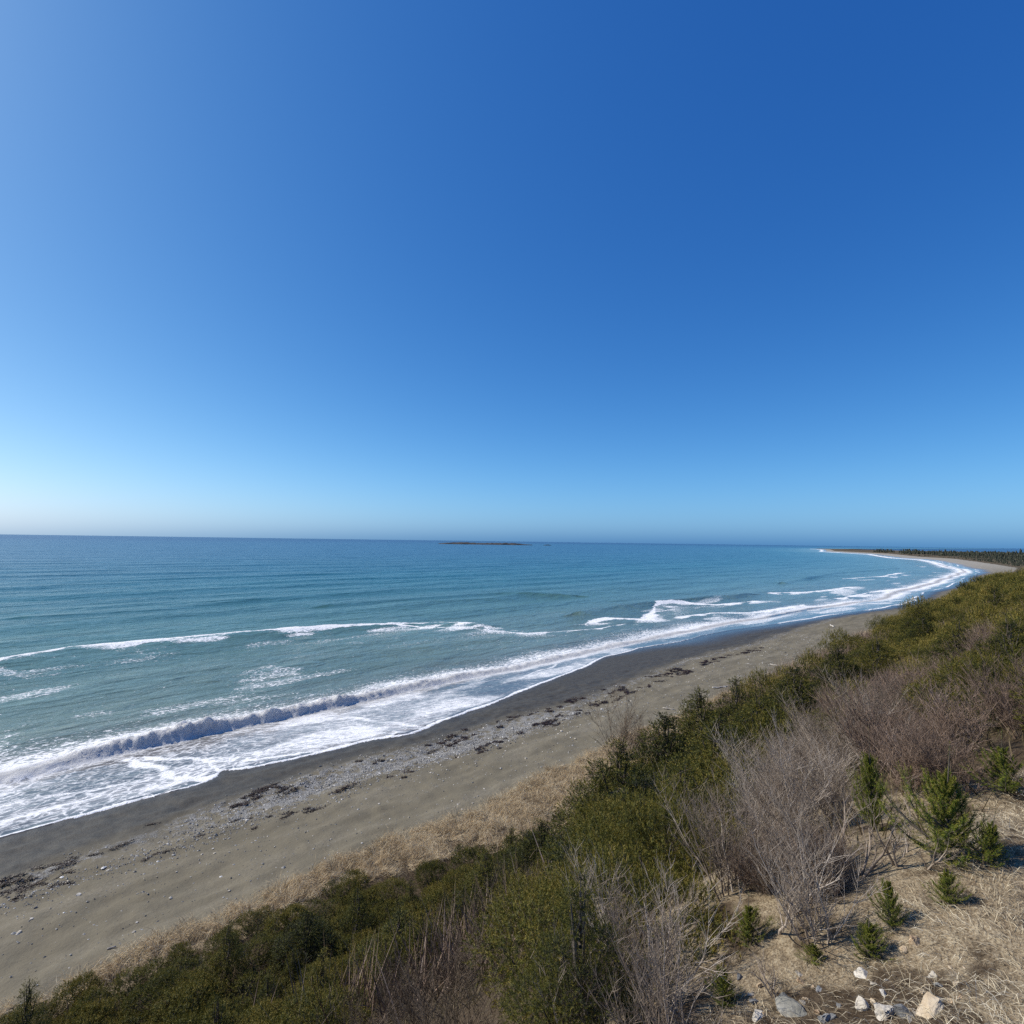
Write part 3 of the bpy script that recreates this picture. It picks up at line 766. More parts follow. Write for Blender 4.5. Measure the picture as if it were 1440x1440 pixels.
Z_TWIG5 = [(1150, 955), (1270, 935), (1310, 975), (1180, 985)]

def q_marram(u):
    return np.interp(u, [-50, 3, 6, 9, 13, 17, 22, 28, 34, 40, 46, 400], [.1, .15, .3, .9, 2.3, 4.0, 4.6, 4.2, 2.6, .7, .3, .25])
# ---- prototypes
t_p = time.time()
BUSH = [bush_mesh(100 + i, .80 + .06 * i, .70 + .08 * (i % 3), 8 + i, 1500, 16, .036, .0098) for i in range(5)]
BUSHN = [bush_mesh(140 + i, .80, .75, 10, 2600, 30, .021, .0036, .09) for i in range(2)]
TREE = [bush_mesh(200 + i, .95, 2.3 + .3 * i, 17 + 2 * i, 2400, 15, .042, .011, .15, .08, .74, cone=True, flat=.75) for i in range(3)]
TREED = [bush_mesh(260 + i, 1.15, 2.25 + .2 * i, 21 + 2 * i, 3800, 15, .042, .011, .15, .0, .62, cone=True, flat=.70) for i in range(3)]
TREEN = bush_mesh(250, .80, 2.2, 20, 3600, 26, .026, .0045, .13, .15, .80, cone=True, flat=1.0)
SAPL = [spruce_mesh(300 + i, 1.0, .50, 9, 7, 6, 34, .020, .0030, up0=1.25, up1=.22, shape=1.0, leader=.34, tint0=.18, tint1=1.0, mat='sapling') for i in range(3)]
FARB = [bush_mesh(400 + i, .95, .85, 7, 300, 10, .062, .017, .2) for i in range(4)]
FARC = [bush_mesh(420 + i, .95, .9, 6, 120, 8, .11, .034, .28) for i in range(3)]
TWG = [twig_mesh(500 + i, 1.2, 15, .55, 'twig_grey', (-.25, .18), fork=4, r=.012) for i in range(4)]
TWR = [twig_mesh(520 + i, .75, 18, .65, 'twig_red', (-.15, .1), r=.006) for i in range(3)]
TWB = [twig_mesh(540 + i, 1.1, 14, .35, 'twig_brown', (0, 0), r=.008, fork=3) for i in range(3)]
TWL = [twig_mesh(560 + i, 1.0, 5, .8, 'twig_grey', (.1, .1), fork=3, tw=2, r=.020, curl=.2, k=5) for i in range(2)]

used = []
def conifer(name, proto, u, t, s, rot, label, cat, group=None, sink=.06, tilt=0):
    x, y = xy(u, t); z_ = float(z_ground(u, t)) - sink
    e = bpy.data.objects.new(name, None); col.objects.link(e)
    e.empty_display_size = .2
    e.location = (x, y, z_); e.rotation_euler = (tilt, 0, rot); e.scale = (s if isinstance(s, tuple) else (s, s, s))
    tag(e, label, cat, group)
    for nm, me_ in (('crown', proto[0]), ('trunk', proto[1])):
        c = bpy.data.objects.new(nm, me_); col.objects.link(c); c.parent = e
    return e
def shrub(me_, u, t, s, rot, label, group=None, name='bare_shrub'):
    x, y = xy(u, t)
    o = obj(name, me_, None, (x, y, float(z_ground(u, t)) - .03))
    o.rotation_euler = (0, 0, rot); o.scale = (s, s, s)
    return tag(o, label, 'shrub', group)

# ---- single plants the photo shows (photo point of the foot, height in photo pixels)
def at_px(px_, py_, hpx):
    u, t = hit(px_, py_)
    x, y = xy(u, t); dep_ = proj(x, y, z_ground(u, t))[2]
    return u, t, hpx * float(dep_) / FPX
SPECIAL = [
    (1330, 1212, 172, SAPL[0], 'young_spruce', 'tallest bright green young spruce with a long bare leader, beside the dry grass'),
    (1414, 1118, 88, SAPL[1], 'young_spruce', 'small yellow green young spruce on the crest of the dry grass, at the right edge'),
    (1252, 1305, 82, SAPL[2], 'young_spruce', 'narrow small spruce between the pale branches and the dry grass'),
    (1220, 1348, 68, SAPL[1], 'young_spruce', 'short bushy spruce seedling standing in the dry grass above the pale stones'),
    (1333, 1275, 68, SAPL[2], 'young_spruce', 'little spruce just below the foot of the tallest young spruce'),
    (1388, 1215, 85, SAPL[0], 'young_spruce', 'leaning little spruce on the grassy side of the tallest young spruce'),
    (1145, 1352, 34, SAPL[1], 'young_spruce', 'tiny dark spruce seedling low in the straw above the grey slab'),
    (1018, 1412, 62, SAPL[2], 'young_spruce', 'bright green seedling at the lower edge of the twigs beside the grey slab'),
    (1052, 1325, 70, SAPL[0], 'young_spruce', 'dark green spruce half hidden among the grey twigs'),
    (1228, 1170, 150, SAPL[1], 'young_spruce', 'thin sparse yellow green spruce rising out of the grey twigs'),
]
taken = []
for i, (a, b_, hp, pr, nm, lab) in enumerate(SPECIAL):
    u, t, h = at_px(a, b_, hp)
    w = {2: .80, 9: .45, 6: 1.4, 3: 1.1, 7: 1.1, 1: 1.0, 0: .88, 5: .8}.get(i, 1.0)
    conifer(nm, pr, u, t, (h * w, h * w, h), i * 1.3, lab, 'spruce', 'young spruces around the dry grass', .01, R([3, -5, 4, -7, 2, 8, -4, 6, -3, 4][i]))
    taken.append((u, t, .35 * h + .1))
BIG = [
    (815, 1490, 275, TREEN, .85, 'large light green spruce with a pale visible trunk among upright brown stems'),
    (872, 1195, 158, TREED[1], 1.0, 'dark ragged spruce at the seaward edge of the thicket with bare twigs over its top'),
    (962, 1232, 170, TREED[2], 1.1, 'broad dark spruce in deep shade above the grey twigs'),
    (1010, 1150, 150, TREED[1], 1.05, 'dark spruce uphill of the broad shaded one at the top of the twigs'),
    (905, 1252, 172, TREED[0], 1.15, 'wide spruce with a black hollow beneath it left of the grey twigs'),
    (1292, 893, 48, TREED[2], 1.1, 'dark windblown spruce standing out against the sand of the far beach'),
    (1278, 905, 34, TREED[1], 1.2, 'low dark spruce just seaward of the windblown one'),
    (1400, 880, 55, TREED[0], 1.0, 'dark spruce high on the far slope near the right edge'),
    (935, 1130, 130, TREED[0], 1.0, 'dark pointed spruce against the strip of beach grass, uphill of the ragged one'),
    (985, 1075, 110, TREED[1], 1.0, 'dark spruce with a thin top between the beach and the broad shaded spruce'),
    (835, 1285, 140, TREED[2], 1.1, 'spruce with yellowish tips directly below the ragged seaward spruce'),
    (1068, 1085, 120, TREED[2], 1.05, 'olive spruce rising behind the upper edge of the grey twigs'),
    (1120, 1035, 100, TREED[0], 1.05, 'olive spruce beyond the grey twigs in the middle of the slope'),
    (760, 1240, 90, TREED[1], 1.15, 'low dark spruce at the landward edge of the beach grass'),
    (1035, 1030, 80, TREE[0], 1.1, 'pale tipped spruce on the seaward edge just past the end of the beach grass'),
    (1180, 985, 80, TREED[1], 1.05, 'dark spruce seaward of the reddish brush in mid slope'),
    (1235, 960, 70, TREED[2], 1.1, 'wide dark spruce between two patches of reddish brush'),
    (1350, 955, 90, TREED[2], 1.05, 'dark spruce beside the reddish brush on the upper slope'),
    (1425, 970, 100, TREED[0], 1.05, 'dark spruce at the right edge above the pinkish twigs'),
    (1300, 915, 50, TREED[1], 1.1, 'low dark spruce uphill of the windblown one on the open slope'),
    (680, 1310, 115, TREED[2], 1.0, 'dark spruce with a pale dead stem in the middle of the low green thicket'),
    (560, 1385, 105, TREED[0], 1.15, 'dark spruce in the lower thicket beside the brown leafless patch'),
    (430, 1360, 80, TREED[1], 1.2, 'dark spruce in the lower thicket, nearest to the sand'),
]
for i, (a, b_, hp, pr, w, lab) in enumerate(BIG):
    u, t, h = at_px(a, b_, hp)
    H0 = pr[2][0][:, 2].max()
    s = h / H0
    conifer('spruce_tree', pr, u, t, (s * w / .75, s * w / .75, s), i * 2.1, lab, 'spruce', 'taller spruces on the bank', .05)
    taken.append((u, t, .75 * s))
for i, (a, b_, hp, lab) in enumerate([(1188, 1240, 118, 'pale gnarled leafless branch curving up out of the twigs, the thickest one'), (1100, 1300, 100, 'pale forked leafless stem left of the thickest gnarled branch'), (1265, 1210, 90, 'bare pale stem leaning beside the tallest young spruce'), (1090, 1400, 60, 'pale bent leafless branch lying over the straw by the seedling'), (868, 1085, 85, 'spindly dead twigs sticking up over the ragged spruce against the beach'), (900, 1080, 55, 'short dead spire beside the spindly twigs against the beach')]):
    u, t, h = at_px(a, b_, hp)
    shrub(TWL[i % 2] if i < 4 else TWB[i % 3], u, t, h / 1.0, i * 1.9, lab)

# ---- scatter over the bank
def poisson(n, box, rad, seed, cap=4000):
    rg = np.random.default_rng(seed)
    pts = []; cell = {}
    us = rg.uniform(box[0], box[1], n); qq = rg.uniform(box[2], box[3], n)
    for u, q in zip(us, qq):
        rr = rad(u)
        k = (int(u // 2.5), int(q // 2.5)); ok = True
        for a in range(k[0] - 1, k[0] + 2):
            for c in range(k[1] - 1, k[1] + 2):
                for (x, y) in cell.get((a, c), ()):
                    if (x - u) ** 2 + (y - q) ** 2 < rr * rr: ok = False; break
                if not ok: break
            if not ok: break
        if ok:
            cell.setdefault(k, []).append((u, q)); pts.append((u, q))
            if len(pts) >= cap: break
    return np.array(pts)
NEARU = 62
pts = poisson(30000, (-9, NEARU, .35, 26), lambda u: .80 + .011 * max(u, 0), 9)
pu, pq = pts[:, 0], pts[:, 1]; pt = t_base(pu) - pq
pxx, pyy, pdd = zone_px(pu, pt, .6)
frame = (pdd > .5) & (pxx > -160) & (pxx < 1600) & (pyy < 1640)
nz = fbm(pu * .22, pt * .35, 95, 3)
n_sp = n_tw = 0
cnt = {}
rgs = np.random.default_rng(33)
sp_list, tw_list, th_list = [], [], []
for i in range(len(pts)):
    u, t, q = pu[i], pt[i], pq[i]
    if any((u - a) ** 2 + (t - b_) ** 2 < c * c for a, b_, c in taken): continue
    if u * u + t * t < (3.6 if t > -1 else 3.2) ** 2 and (not frame[i] or inpoly(pxx[i], pyy[i], Z_GRASS)): continue
    if u * u + t * t < 2.9 ** 2: continue
    P = (pxx[i], pyy[i])
    if not frame[i] or pdd[i] < .5:
        if q > 17.5 and u < 6: continue
        kind = 'sp' if nz[i] > .45 else 'tb'
        if abs(pxx[i] - 720) > 1500 or pdd[i] < .5: continue
    elif inpoly(*P, Z_GRASS) or q < q_marram(u) + .25: continue
    elif inpoly(*P, Z_TWIG1) and pdd[i] < 15: kind = 'tg'
    elif inpoly(*P, Z_TWIG2) and pdd[i] < 17: kind = 'tr'
    elif inpoly(*P, Z_TWIG3): kind = 'tb'
    elif inpoly(*P, Z_TWIG4) or inpoly(*P, Z_TWIG5): kind = 'tr'
    else: kind = 'tb' if nz[i] < .32 and not (u < 11 and q < 5) else 'sp'
    (sp_list if kind == 'sp' else tw_list).append((pdd[i], u, t, q, kind, P))
sp_list.sort(key=lambda a: a[0])
tw_list.sort(key=lambda a: a[0])
def where_sp(P, u, q):
    x, y = P
    if y > 1330 and x < 420: return 'low olive green spruce packed in the thicket at the lower left corner', 'spruces in the lower left thicket'
    if x < 800: return 'low olive green spruce packed in the thicket below the strip of dry beach grass', 'spruces below the dry beach grass'
    if y > 1010: return 'dense dark green spruce on the bank between the beach and the grey twigs', 'spruces between the beach and the grey twigs'
    if x > 1240: return 'yellow green spruce packed on the upper slope behind the reddish twigs', 'spruces on the upper slope'
    return 'olive green spruce packed along the seaward edge of the far slope', 'spruces on the seaward edge of the far slope'
for n_, (dd, u, t, q, kind, P) in enumerate(sp_list):
    if n_ >= 268: th_list.append((u, t)); continue
    h = (.80 + .45 * rgs.random()) * (1.0 + .009 * max(u, 0)) * (.7 + .3 * min(1, (q - q_marram(u)) / 3)) * (1 + .65 * float(sst(24, 36, np.float64(u))))
    lab, grp = where_sp(P, u, q)
    if rgs.random() < .24 and q > q_marram(u) + 1.5 and dd > 8.5:
        s = h * (.42 + .25 * rgs.random()); pr = TREE[n_ % 3]; s_ = (s * 1.05, s * 1.05, s)
    else:
        pr = BUSH[n_ % 5] if dd > 8.5 else BUSHN[n_ % 2]; s_ = (h, h, h * (.85 + .4 * rgs.random()))
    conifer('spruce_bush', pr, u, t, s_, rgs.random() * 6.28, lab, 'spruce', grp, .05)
LT = {'tg': ('grey leafless bush in the tangle of pale twigs below the dry grass', 'grey leafless bushes'), 'tr': ('reddish brown leafless bush on the slope behind the young spruces', 'reddish leafless bushes'), 'tb': ('brown leafless bush with upright stems in between the green spruces', 'brown leafless bushes')}
tw_extra = []
ntw = {'tg': 0, 'tr': 0, 'tb': 0}
for dd, u, t, q, kind, P in tw_list:
    pro = {'tg': TWG, 'tr': TWR, 'tb': TWB}[kind]
    reps = {'tg': 4 if dd < 9 else 2, 'tr': 2, 'tb': 1}[kind]
    for k in range(reps):
        if ntw[kind] >= {'tg': 120, 'tr': 72, 'tb': 40}[kind]: tw_extra.append((u, t)); break
        ntw[kind] += 1
        uu, tt = u + rgs.normal(0, .3), t + rgs.normal(0, .3)
        s = (.55 + .4 * rgs.random()) * (1 + .010 * max(u, 0))
        if kind == 'tg': s *= .88 * min(1.15, .50 + dd / 18)
        if kind == 'tr': s *= 1.2 * min(1.2, .6 + dd / 22)
        if kind == 'tb' and q < 3.5: s *= .5
        shrub(pro[ntw[kind] % len(pro)], uu, tt, s, (rgs.normal(0, .5) if kind != 'tb' else rgs.random() * 6.28), *LT[kind])

k_low = 0
LOWZ = [(985, 1400), (1000, 1320), (1060, 1250), (1120, 1190), (1290, 1130), (1300, 1250), (1215, 1325), (1110, 1375)]
while k_low < 58:
    a, b_ = rgs.uniform(985, 1300), rgs.uniform(1130, 1400)
    if not inpoly(np.array([a]), np.array([b_]), LOWZ)[0]: continue
    u, t = hit(a, b_)
    if any((u - a_) ** 2 + (t - b2) ** 2 < (c_ + .25) ** 2 for a_, b2, c_ in taken[:10]): continue
    shrub((TWR + TWG)[k_low % 7], u, t, (.26 if k_low % 7 < 3 else .17) * (.8 + .8 * rgs.random()), rgs.random() * 6.28, 'low wiry leafless shrub on the ground between the pale branches and the dry grass', 'low wiry shrubs beside the dry grass')
    k_low += 1

# ---- the rest of the slope: one thicket
fp = poisson(26000, (NEARU, 330, .4, 34), lambda u: 1.25 + .006 * (u - NEARU), 19)
FVs, FFs, FTs = [], [], []; nv = 0
TVs, TFs, TTs = [], [], []; tv = 0
rg = np.random.default_rng(77)
far_pts = [(u, t_base(u) - q) for u, q in fp] + th_list
far_tw = list(tw_extra)
for (u, t) in far_pts:
    u = float(u); t = float(t)
    nzz = float(fbm(np.array([u * .07]), np.array([t * .16]), 96, 3)[0])
    x, y = xy(u, t); z_ = float(z_ground(u, t)) - .1
    if nzz < .40 and rg.random() < .8: far_tw.append((u, t)); continue
    V0, F0, T0 = (FARB[rg.integers(4)] if u < 125 else FARC[rg.integers(3)])[2]
    s = (.8 + .5 * rg.random()) * (1.2 + .004 * u); hh = s * (.75 + .5 * rg.random()) * (1.7 if rg.random() < .16 else 1)
    a = rg.random() * 6.28; ca, sa = math.cos(a), math.sin(a)
    Vn = np.stack([x + s * (ca * V0[:, 0] - sa * V0[:, 1]), y + s * (sa * V0[:, 0] + ca * V0[:, 1]), z_ + hh * V0[:, 2]], -1)
    FVs.append(Vn); FFs.append(F0 + nv); FTs.append(np.clip(T0 + rg.normal(.0, .20) + .5 * (nzz - .52), 0, 1)); nv += len(Vn)
me = mesh_np('spruce_thicket', np.concatenate(FVs), np.concatenate(FFs), M['spruce'], False, None, {'tint': np.concatenate(FTs)})
tag(obj('spruce_thicket', me), 'dense olive green thicket covering the far slope', kind='stuff')
# leafless brush in the gaps of that thicket
if far_tw:
    P, D, L, W, TT = [], [], [], [], []
    for (u, t) in far_tw:
        n = 90
        uu, tt = u + rg.normal(0, .8, n), t + rg.normal(0, .8, n)
        x, y = xy(uu, tt); zz = z_ground(uu, tt)
        P.append(np.stack([x, y, zz], -1)); D.append(np.stack([rg.normal(0, .35, n), rg.normal(0, .35, n), np.ones(n)], -1))
        L.append(.8 + 1.0 * rg.random(n)); W.append(np.full(n, .022)); TT.append(np.clip(rg.normal(.45, .2, n), 0, 1))
    P, D, L, W, TT = map(np.concatenate, (P, D, L, W, TT))
    V_, F_, T_ = blades(P, D, L, W, rg, .1, TT)
    tag(obj('brushwood', mesh_np('brushwood', V_, F_, M['twig_red'], False, None, {'tint': T_})), 'leafless reddish brush in the gaps of the far thicket', kind='stuff')

# ------------------------------------------------------------------ grass
def scatter_blades(name, n, box, zone, mat, Lr, Wr, dirf, droop, seed, label, clump=.0, tint=None, lift=.0, keepf=None):
    rg = np.random.default_rng(seed)
    u = rg.uniform(box[0], box[1], n); q = rg.uniform(box[2], box[3], n); t = t_base(u) - q
    px_, py_, d_ = zone_px(u, t, lift)
    ok = keepf(u, t, q, px_, py_, d_) if keepf else inpoly(px_, py_, zone) & (d_ > .3)
    u, t, q = u[ok], t[ok], q[ok]
    x, y = xy(u, t); z_ = z_ground(u, t)
    ang = fbm(u * 1.5, t * 1.5, seed + 1, 2) * 12.0 + rg.normal(0, 1.15, len(u))
    D = dirf(u, t, ang, rg)
    L = rg.uniform(*Lr, len(u)); W = rg.uniform(*Wr, len(u))
    tn = np.clip(.6 * fbm(u * 2.2, t * 2.2, seed + 2, 3) + .55 * rg.random(len(u)) - .03, 0, 1) if tint is None else tint(u, t, rg)
    V_, F_, T_ = blades(np.stack([x, y, z_ - .01], -1), D, L, W, rg, droop, tn)
    return tag(obj(name, mesh_np(name, V_, F_, M[mat], False, None, {'tint': T_})), label, kind='stuff')
def d_mat(u, t, ang, rg):      # lying, combed downhill and swirled by the tufts
    hx, hy = xy(0 * u, np.ones_like(u))
    return np.stack([np.cos(ang) + .7 * hx, np.sin(ang) + .7 * hy, .25 + .45 * rg.random(len(u))], -1)
def d_up(u, t, ang, rg):
    return np.stack([.55 * np.cos(ang) + rg.normal(0, .25, len(u)), .55 * np.sin(ang) + rg.normal(0, .25, len(u)), np.full(len(u), .9)], -1)
def d_tuft(u, t, ang, rg):
    k = fbm(u * 1.1, t * 1.1, 640, 2) * 20.0 + rg.normal(0, .5, len(u))
    return np.stack([.8 * np.cos(k) + .2, .8 * np.sin(k) - .2, np.full(len(u), .75)], -1)
def near_grass(u, t, q, a, b_, d_):
    g = np.hypot(u, t)
    return ((inpoly(a, b_, Z_GRASS) & (d_ > .3)) | ((q > 17.3) & (u < 7) & (d_ < .4) & (g < 4)))
scatter_blades('dry_grass', 520000, (-4, 14, 14, 24), None, 'straw', (.03, .115), (.0013, .0032), d_mat, .8, 601, 'matted straw coloured dry grass on the shoulder of the bank', keepf=lambda u, t, q, a, b_, d_: near_grass(u, t, q, a, b_, d_) & (fbm(u * 1.8, t * 1.8, 604, 3) + .30 * rng.random(len(u)) > .58))
scatter_blades('grass_tufts', 110000, (-4, 14, 14, 24), None, 'straw', (.05, .17), (.0013, .0027), d_up, 1.1, 602, 'upright pale tufts in the dry grass',
               keepf=lambda u, t, q, a, b_, d_: near_grass(u, t, q, a, b_, d_) & (fbm(u * 2.4, t * 2.4, 603, 2) > .55))
scatter_blades('beach_grass', 150000, (0, 52, -.7, 4.8), None, 'marram', (.35, .85), (.007, .016), d_tuft, 1.0, 611, 'strip of dry golden beach grass at the foot of the bank',
               keepf=lambda u, t, q, a, b_, d_: (q < q_marram(u)) & (fbm(u * 1.3, t * 1.3, 612, 2) > .34), lift=.2)
scatter_blades('grass_fringe', 26000, (-2, 130, -.9, .7), None, 'marram', (.2, .5), (.005, .012), d_up, .7, 614, 'thin pale grass fringe where the sand meets the bushes',
               keepf=lambda u, t, q, a, b_, d_: (fbm(u * .6, t * .6, 613, 2) > .47))
def under_keep(u, t, q, a, b_, d_):
    return (np.hypot(u, t) > 4.5) & ~(inpoly(a, b_, Z_GRASS) & (d_ > 0)) & (q > q_marram(u)) & (d_ > .4)
scatter_blades('undergrowth', 110000, (-6, 55, .2, 24), None, 'under', (.12, .42), (.006, .014), d_up, .8, 621, 'brown and olive undergrowth between the bushes', keepf=under_keep)

scatter_blades('dead_stalks', 30000, (-6, 60, .4, 24), None, 'under', (.45, 1.0), (.005, .011), lambda u, t, ang, rg: np.stack([rg.normal(-.1, .28, len(u)), rg.normal(.05, .28, len(u)), np.ones(len(u))], -1), .15, 631, 'pale dead stalks standing up through the bushes',
               keepf=lambda u, t, q, a, b_, d_: under_keep(u, t, q, a, b_, d_) & (d_ > 9) & (fbm(u * .7, t * .7, 632, 3) > .50), tint=lambda u, t, rg: np.clip(rg.normal(.75, .25, len(u)), 0, 1))

# ------------------------------------------------------------------ stones
def hull_mesh(seed, mat, sx, sy, sz, n=16, bev=.06, sharp=False):
    rg = np.random.default_rng(seed)
    bm = bmesh.new()
    P = rg.normal(0, 1, (n, 3)); P /= np.linalg.norm(P, axis=1, keepdims=True)
    if sharp: P = np.sign(P) * np.abs(P) ** .6 * (.8 + .2 * rg.random((n, 1)))
    for p in P: bm.verts.new((p[0] * sx, p[1] * sy, p[2] * sz))
    r_ = bmesh.ops.convex_hull(bm, input=bm.verts)
    bmesh.ops.delete(bm, geom=[g for g in r_['geom_interior'] if isinstance(g, bmesh.types.BMVert)], context='VERTS')
    bmesh.ops.bevel(bm, geom=list(bm.edges), offset=bev * min(sx, sy, sz), segments=2, affect='EDGES', clamp_overlap=True)
    bmesh.ops.triangulate(bm, faces=[f for f in bm.faces if len(f.verts) > 4])
    if sharp:
        bmesh.ops.subdivide_edges(bm, edges=bm.edges, cuts=3, use_grid_fill=True)
        k = 3.0 / max(sx, sy, sz); am = .16 * min(sx, sy, sz)
        for v in bm.verts:
            d_ = float(fbm(np.array([v.co.x * k + seed]), np.array([(v.co.y + 1.7 * v.co.z) * k]), seed, 4, .6)[0]) - .5
            v.co += v.normal * d_ * am * 2.4
    me = bpy.data.meshes.new('stone'); bm.to_mesh(me); bm.free()
    me.materials.append(M[mat])
    return me
ROCKS = [  # photo point, width px, (relative x,y,z), material, label
    (1116, 1412, 92, (1, .62, .35), 'slab', 'large flat grey slab half buried in the straw, left of the white stones'),
    (1308, 1424, 66, (1, .62, .40), 'stone_tan', 'tan angular sandstone block, the biggest pale rock in the dry grass'),
    (1246, 1428, 42, (1, .8, .8), 'stone_pale', 'pale greenish angular rock between the white stone and the dark blade of rock'),
    (1274, 1432, 36, (.55, 1, .9), 'stone_grey', 'dark grey blade of rock leaning on the tan block'),
    (1213, 1419, 30, (.85, .8, 1), 'stone_pale', 'chalk white upright stone above the lower edge of the straw'),
    (1112, 1418, 18, (1, .8, .8), 'stone_pale', 'small white stone lying on the grey slab'),
    (1104, 1429, 18, (1, .7, .6), 'stone_pale', 'small flat white stone at the lower edge of the grey slab'),
    (1160, 1437, 26, (1, .8, .8), 'stone_grey', 'rounded grey stone at the very bottom between slab and white stone'),
    (1212, 1376, 26, (1, .8, .7), 'stone_pale', 'squarish pale stone in the straw uphill of the chalk white stone'),
    (1313, 1382, 18, (1, .9, .9), 'stone_pale', 'small round white stone uphill of the tan block'),
    (1288, 1334, 24, (1, .8, .8), 'stone_tan', 'light tan stone high in the straw below the little spruces'),
    (1270, 1340, 18, (1, .8, .7), 'stone_tan', 'smaller tan stone touching the light tan stone high in the straw'),
    (1152, 1398, 14, (1, .8, .8), 'stone_grey', 'little grey stone just uphill of the slab'),
    (1065, 1432, 30, (1, .6, .6), 'stone_pale', 'long pale stone poking out at the bottom left of the slab'),
    (1350, 1408, 14, (1, .8, .7), 'stone_tan', 'little tan stone uphill right of the big tan block'),
    (1180, 1420, 12, (1, .8, .7), 'stone_grey', 'little dark stone left of the chalk white stone'),
]
for i, (a, b_, wpx, sc, mt, lab) in enumerate(ROCKS):
    u, t = hit(a, b_); x, y = xy(u, t); z_ = float(z_ground(u, t)); dp = float(proj(x, y, z_)[2])
    w = wpx * dp / FPX / 2 * .88
    o = obj('rock', hull_mesh(720 + i, mt, w * sc[0], w * sc[1], w * sc[2], 14, .1, True), None, (x, y, z_ + w * sc[2] * (.10 if i else -.15)))
    o.rotation_euler = (rng.normal(0, .2), rng.normal(0, .2), R(35) + rng.normal(0, .3))
    tag(o, lab, 'rock', 'rocks in the dry grass')
rgk = np.random.default_rng(91)
CHIP = [hull_mesh(780 + i, mt, .05, .042, .032, 12, .1, True) for i, mt in enumerate(('stone_pale', 'stone_tan', 'stone_grey', 'stone_tan'))]
for i in range(34):
    a, b_ = rgk.uniform(1030, 1360), 1438 - 75 * rgk.random() ** 1.3
    u, t = hit(a, b_); x, y = xy(u, t)
    o = obj('rock', CHIP[i % 4], None, (x, y, float(z_ground(u, t)) + .002)); s_ = float(rgk.uniform(.18, .6)); o.scale = (s_, s_, s_)
    o.rotation_euler = (rgk.normal(0, .4), rgk.normal(0, .4), rgk.random() * 6.28)
    tag(o, 'small broken stone lying in the bare soil around the larger pale rocks', 'rock', 'small stones in the bare soil')
SMALL = [hull_mesh(750 + i, 'stone_pale', .05, .04, .021, 12, .15) for i in range(4)] + [hull_mesh(760 + i, 'stone_grey', .05, .04, .03, 12, .15) for i in range(2)]
rg = np.random.default_rng(88)
ns = 0
tries = 0
zlab = [('small pale stone scattered on the dry sand below the pebble band', 'stones on the dry sand'), ('small pale stone in the grey pebble band near the seaweed', 'stones in the pebble band'), ('small pale stone far along the beach beyond the pebble band', 'stones far along the beach')]
while ns < 290 and tries < 9000:
    tries += 1
    u = float(rg.uniform(0, 30) if rg.random() < .72 else rg.uniform(30, 75)); tw_ = float(t_wet(np.array([u]))[0]); tbb = float(t_base(np.array([u]))[0])
    t = float(rg.uniform(tbb + .8, tw_ + .3))
    dup_ = tw_ - t
    if rg.random() > (1.0 if dup_ < 6 else .35): continue
    x, y = xy(u, t); z_ = float(z_ground(u, t))
    k = 2 if u > 32 else (1 if dup_ < 4.2 else 0)
    o = obj('beach_stone', SMALL[int(rg.integers(6)) if k else int(rg.integers(4))], None, (x, y, z_ + .008))
    s = float(np.clip(rg.lognormal(0, .38), .5, 2.1)) * (1 + u * .012)
    o.scale = (s, s, s); o.rotation_euler = (rg.normal(0, .2), rg.normal(0, .2), rg.random() * 6.28)
    tag(o, zlab[k][0], 'stone', zlab[k][1]); ns += 1
# pebbles: octahedron-like stones in one mesh
n = 26000
u = np.concatenate([rg.normal(18, 12, 20000), rg.uniform(0, 90, 6000)]); tw_ = t_wet(u); d_ = np.concatenate([rg.normal(2.7, 1.3, 20000), rg.uniform(0, 11, 6000)])
dens = np.concatenate([fbm(u[:20000] * .3, d_[:20000] * .8, 97, 3) + .2 * np.exp(-((u[:20000] - 20) / 12) ** 2) + .22 * rg.random(20000) > .68, np.ones(6000, bool)])
t = tw_ - d_; ok = dens & (t > t_base(u) + .5) & (d_ > -.4)
u, t = u[ok], t[ok]; N = len(u)
x, y = xy(u, t); z_ = z_ground(u, t)
sz = .018 * rg.lognormal(0, .42, N) * (1 + .012 * u.clip(0)); a = rg.random(N) * 6.28
ax = np.stack([np.cos(a), np.sin(a), np.zeros(N)], -1); ay = np.stack([-np.sin(a), np.cos(a), np.zeros(N)], -1)
Cn = np.stack([x, y, z_ + sz * .2], -1); el = (1 + .5 * rg.random(N))[:, None]
ring = []
for j in range(6):
    an = j * np.pi / 3; jr = (.8 + .4 * rg.random(N))[:, None]
    ring.append(Cn + (ax * math.cos(an) * el + ay * math.sin(an)) * sz[:, None] * jr)
top = Cn + np.array([0, 0, 1.0]) * (sz * (.45 + .3 * rg.random(N)))[:, None] + ax * (rg.normal(0, .25, N) * sz)[:, None]
Vp = np.stack(ring + [top], 1).reshape(-1, 3)
bb = np.arange(N)[:, None, None] * 7
Fp = (bb + np.array([[j, (j + 1) % 6, 6] for j in range(6)])[None]).reshape(-1, 3)
tn = np.repeat(np.clip(rg.beta(2, 2.2, N) * .95 + (rg.random(N) < .10) * .5, 0, 1), 6)
tag(obj('pebbles', mesh_np('pebbles', Vp, Fp, M['pebble'], False, None, {'tint': tn})), 'grey pebbles in bands on the upper beach', kind='stuff')

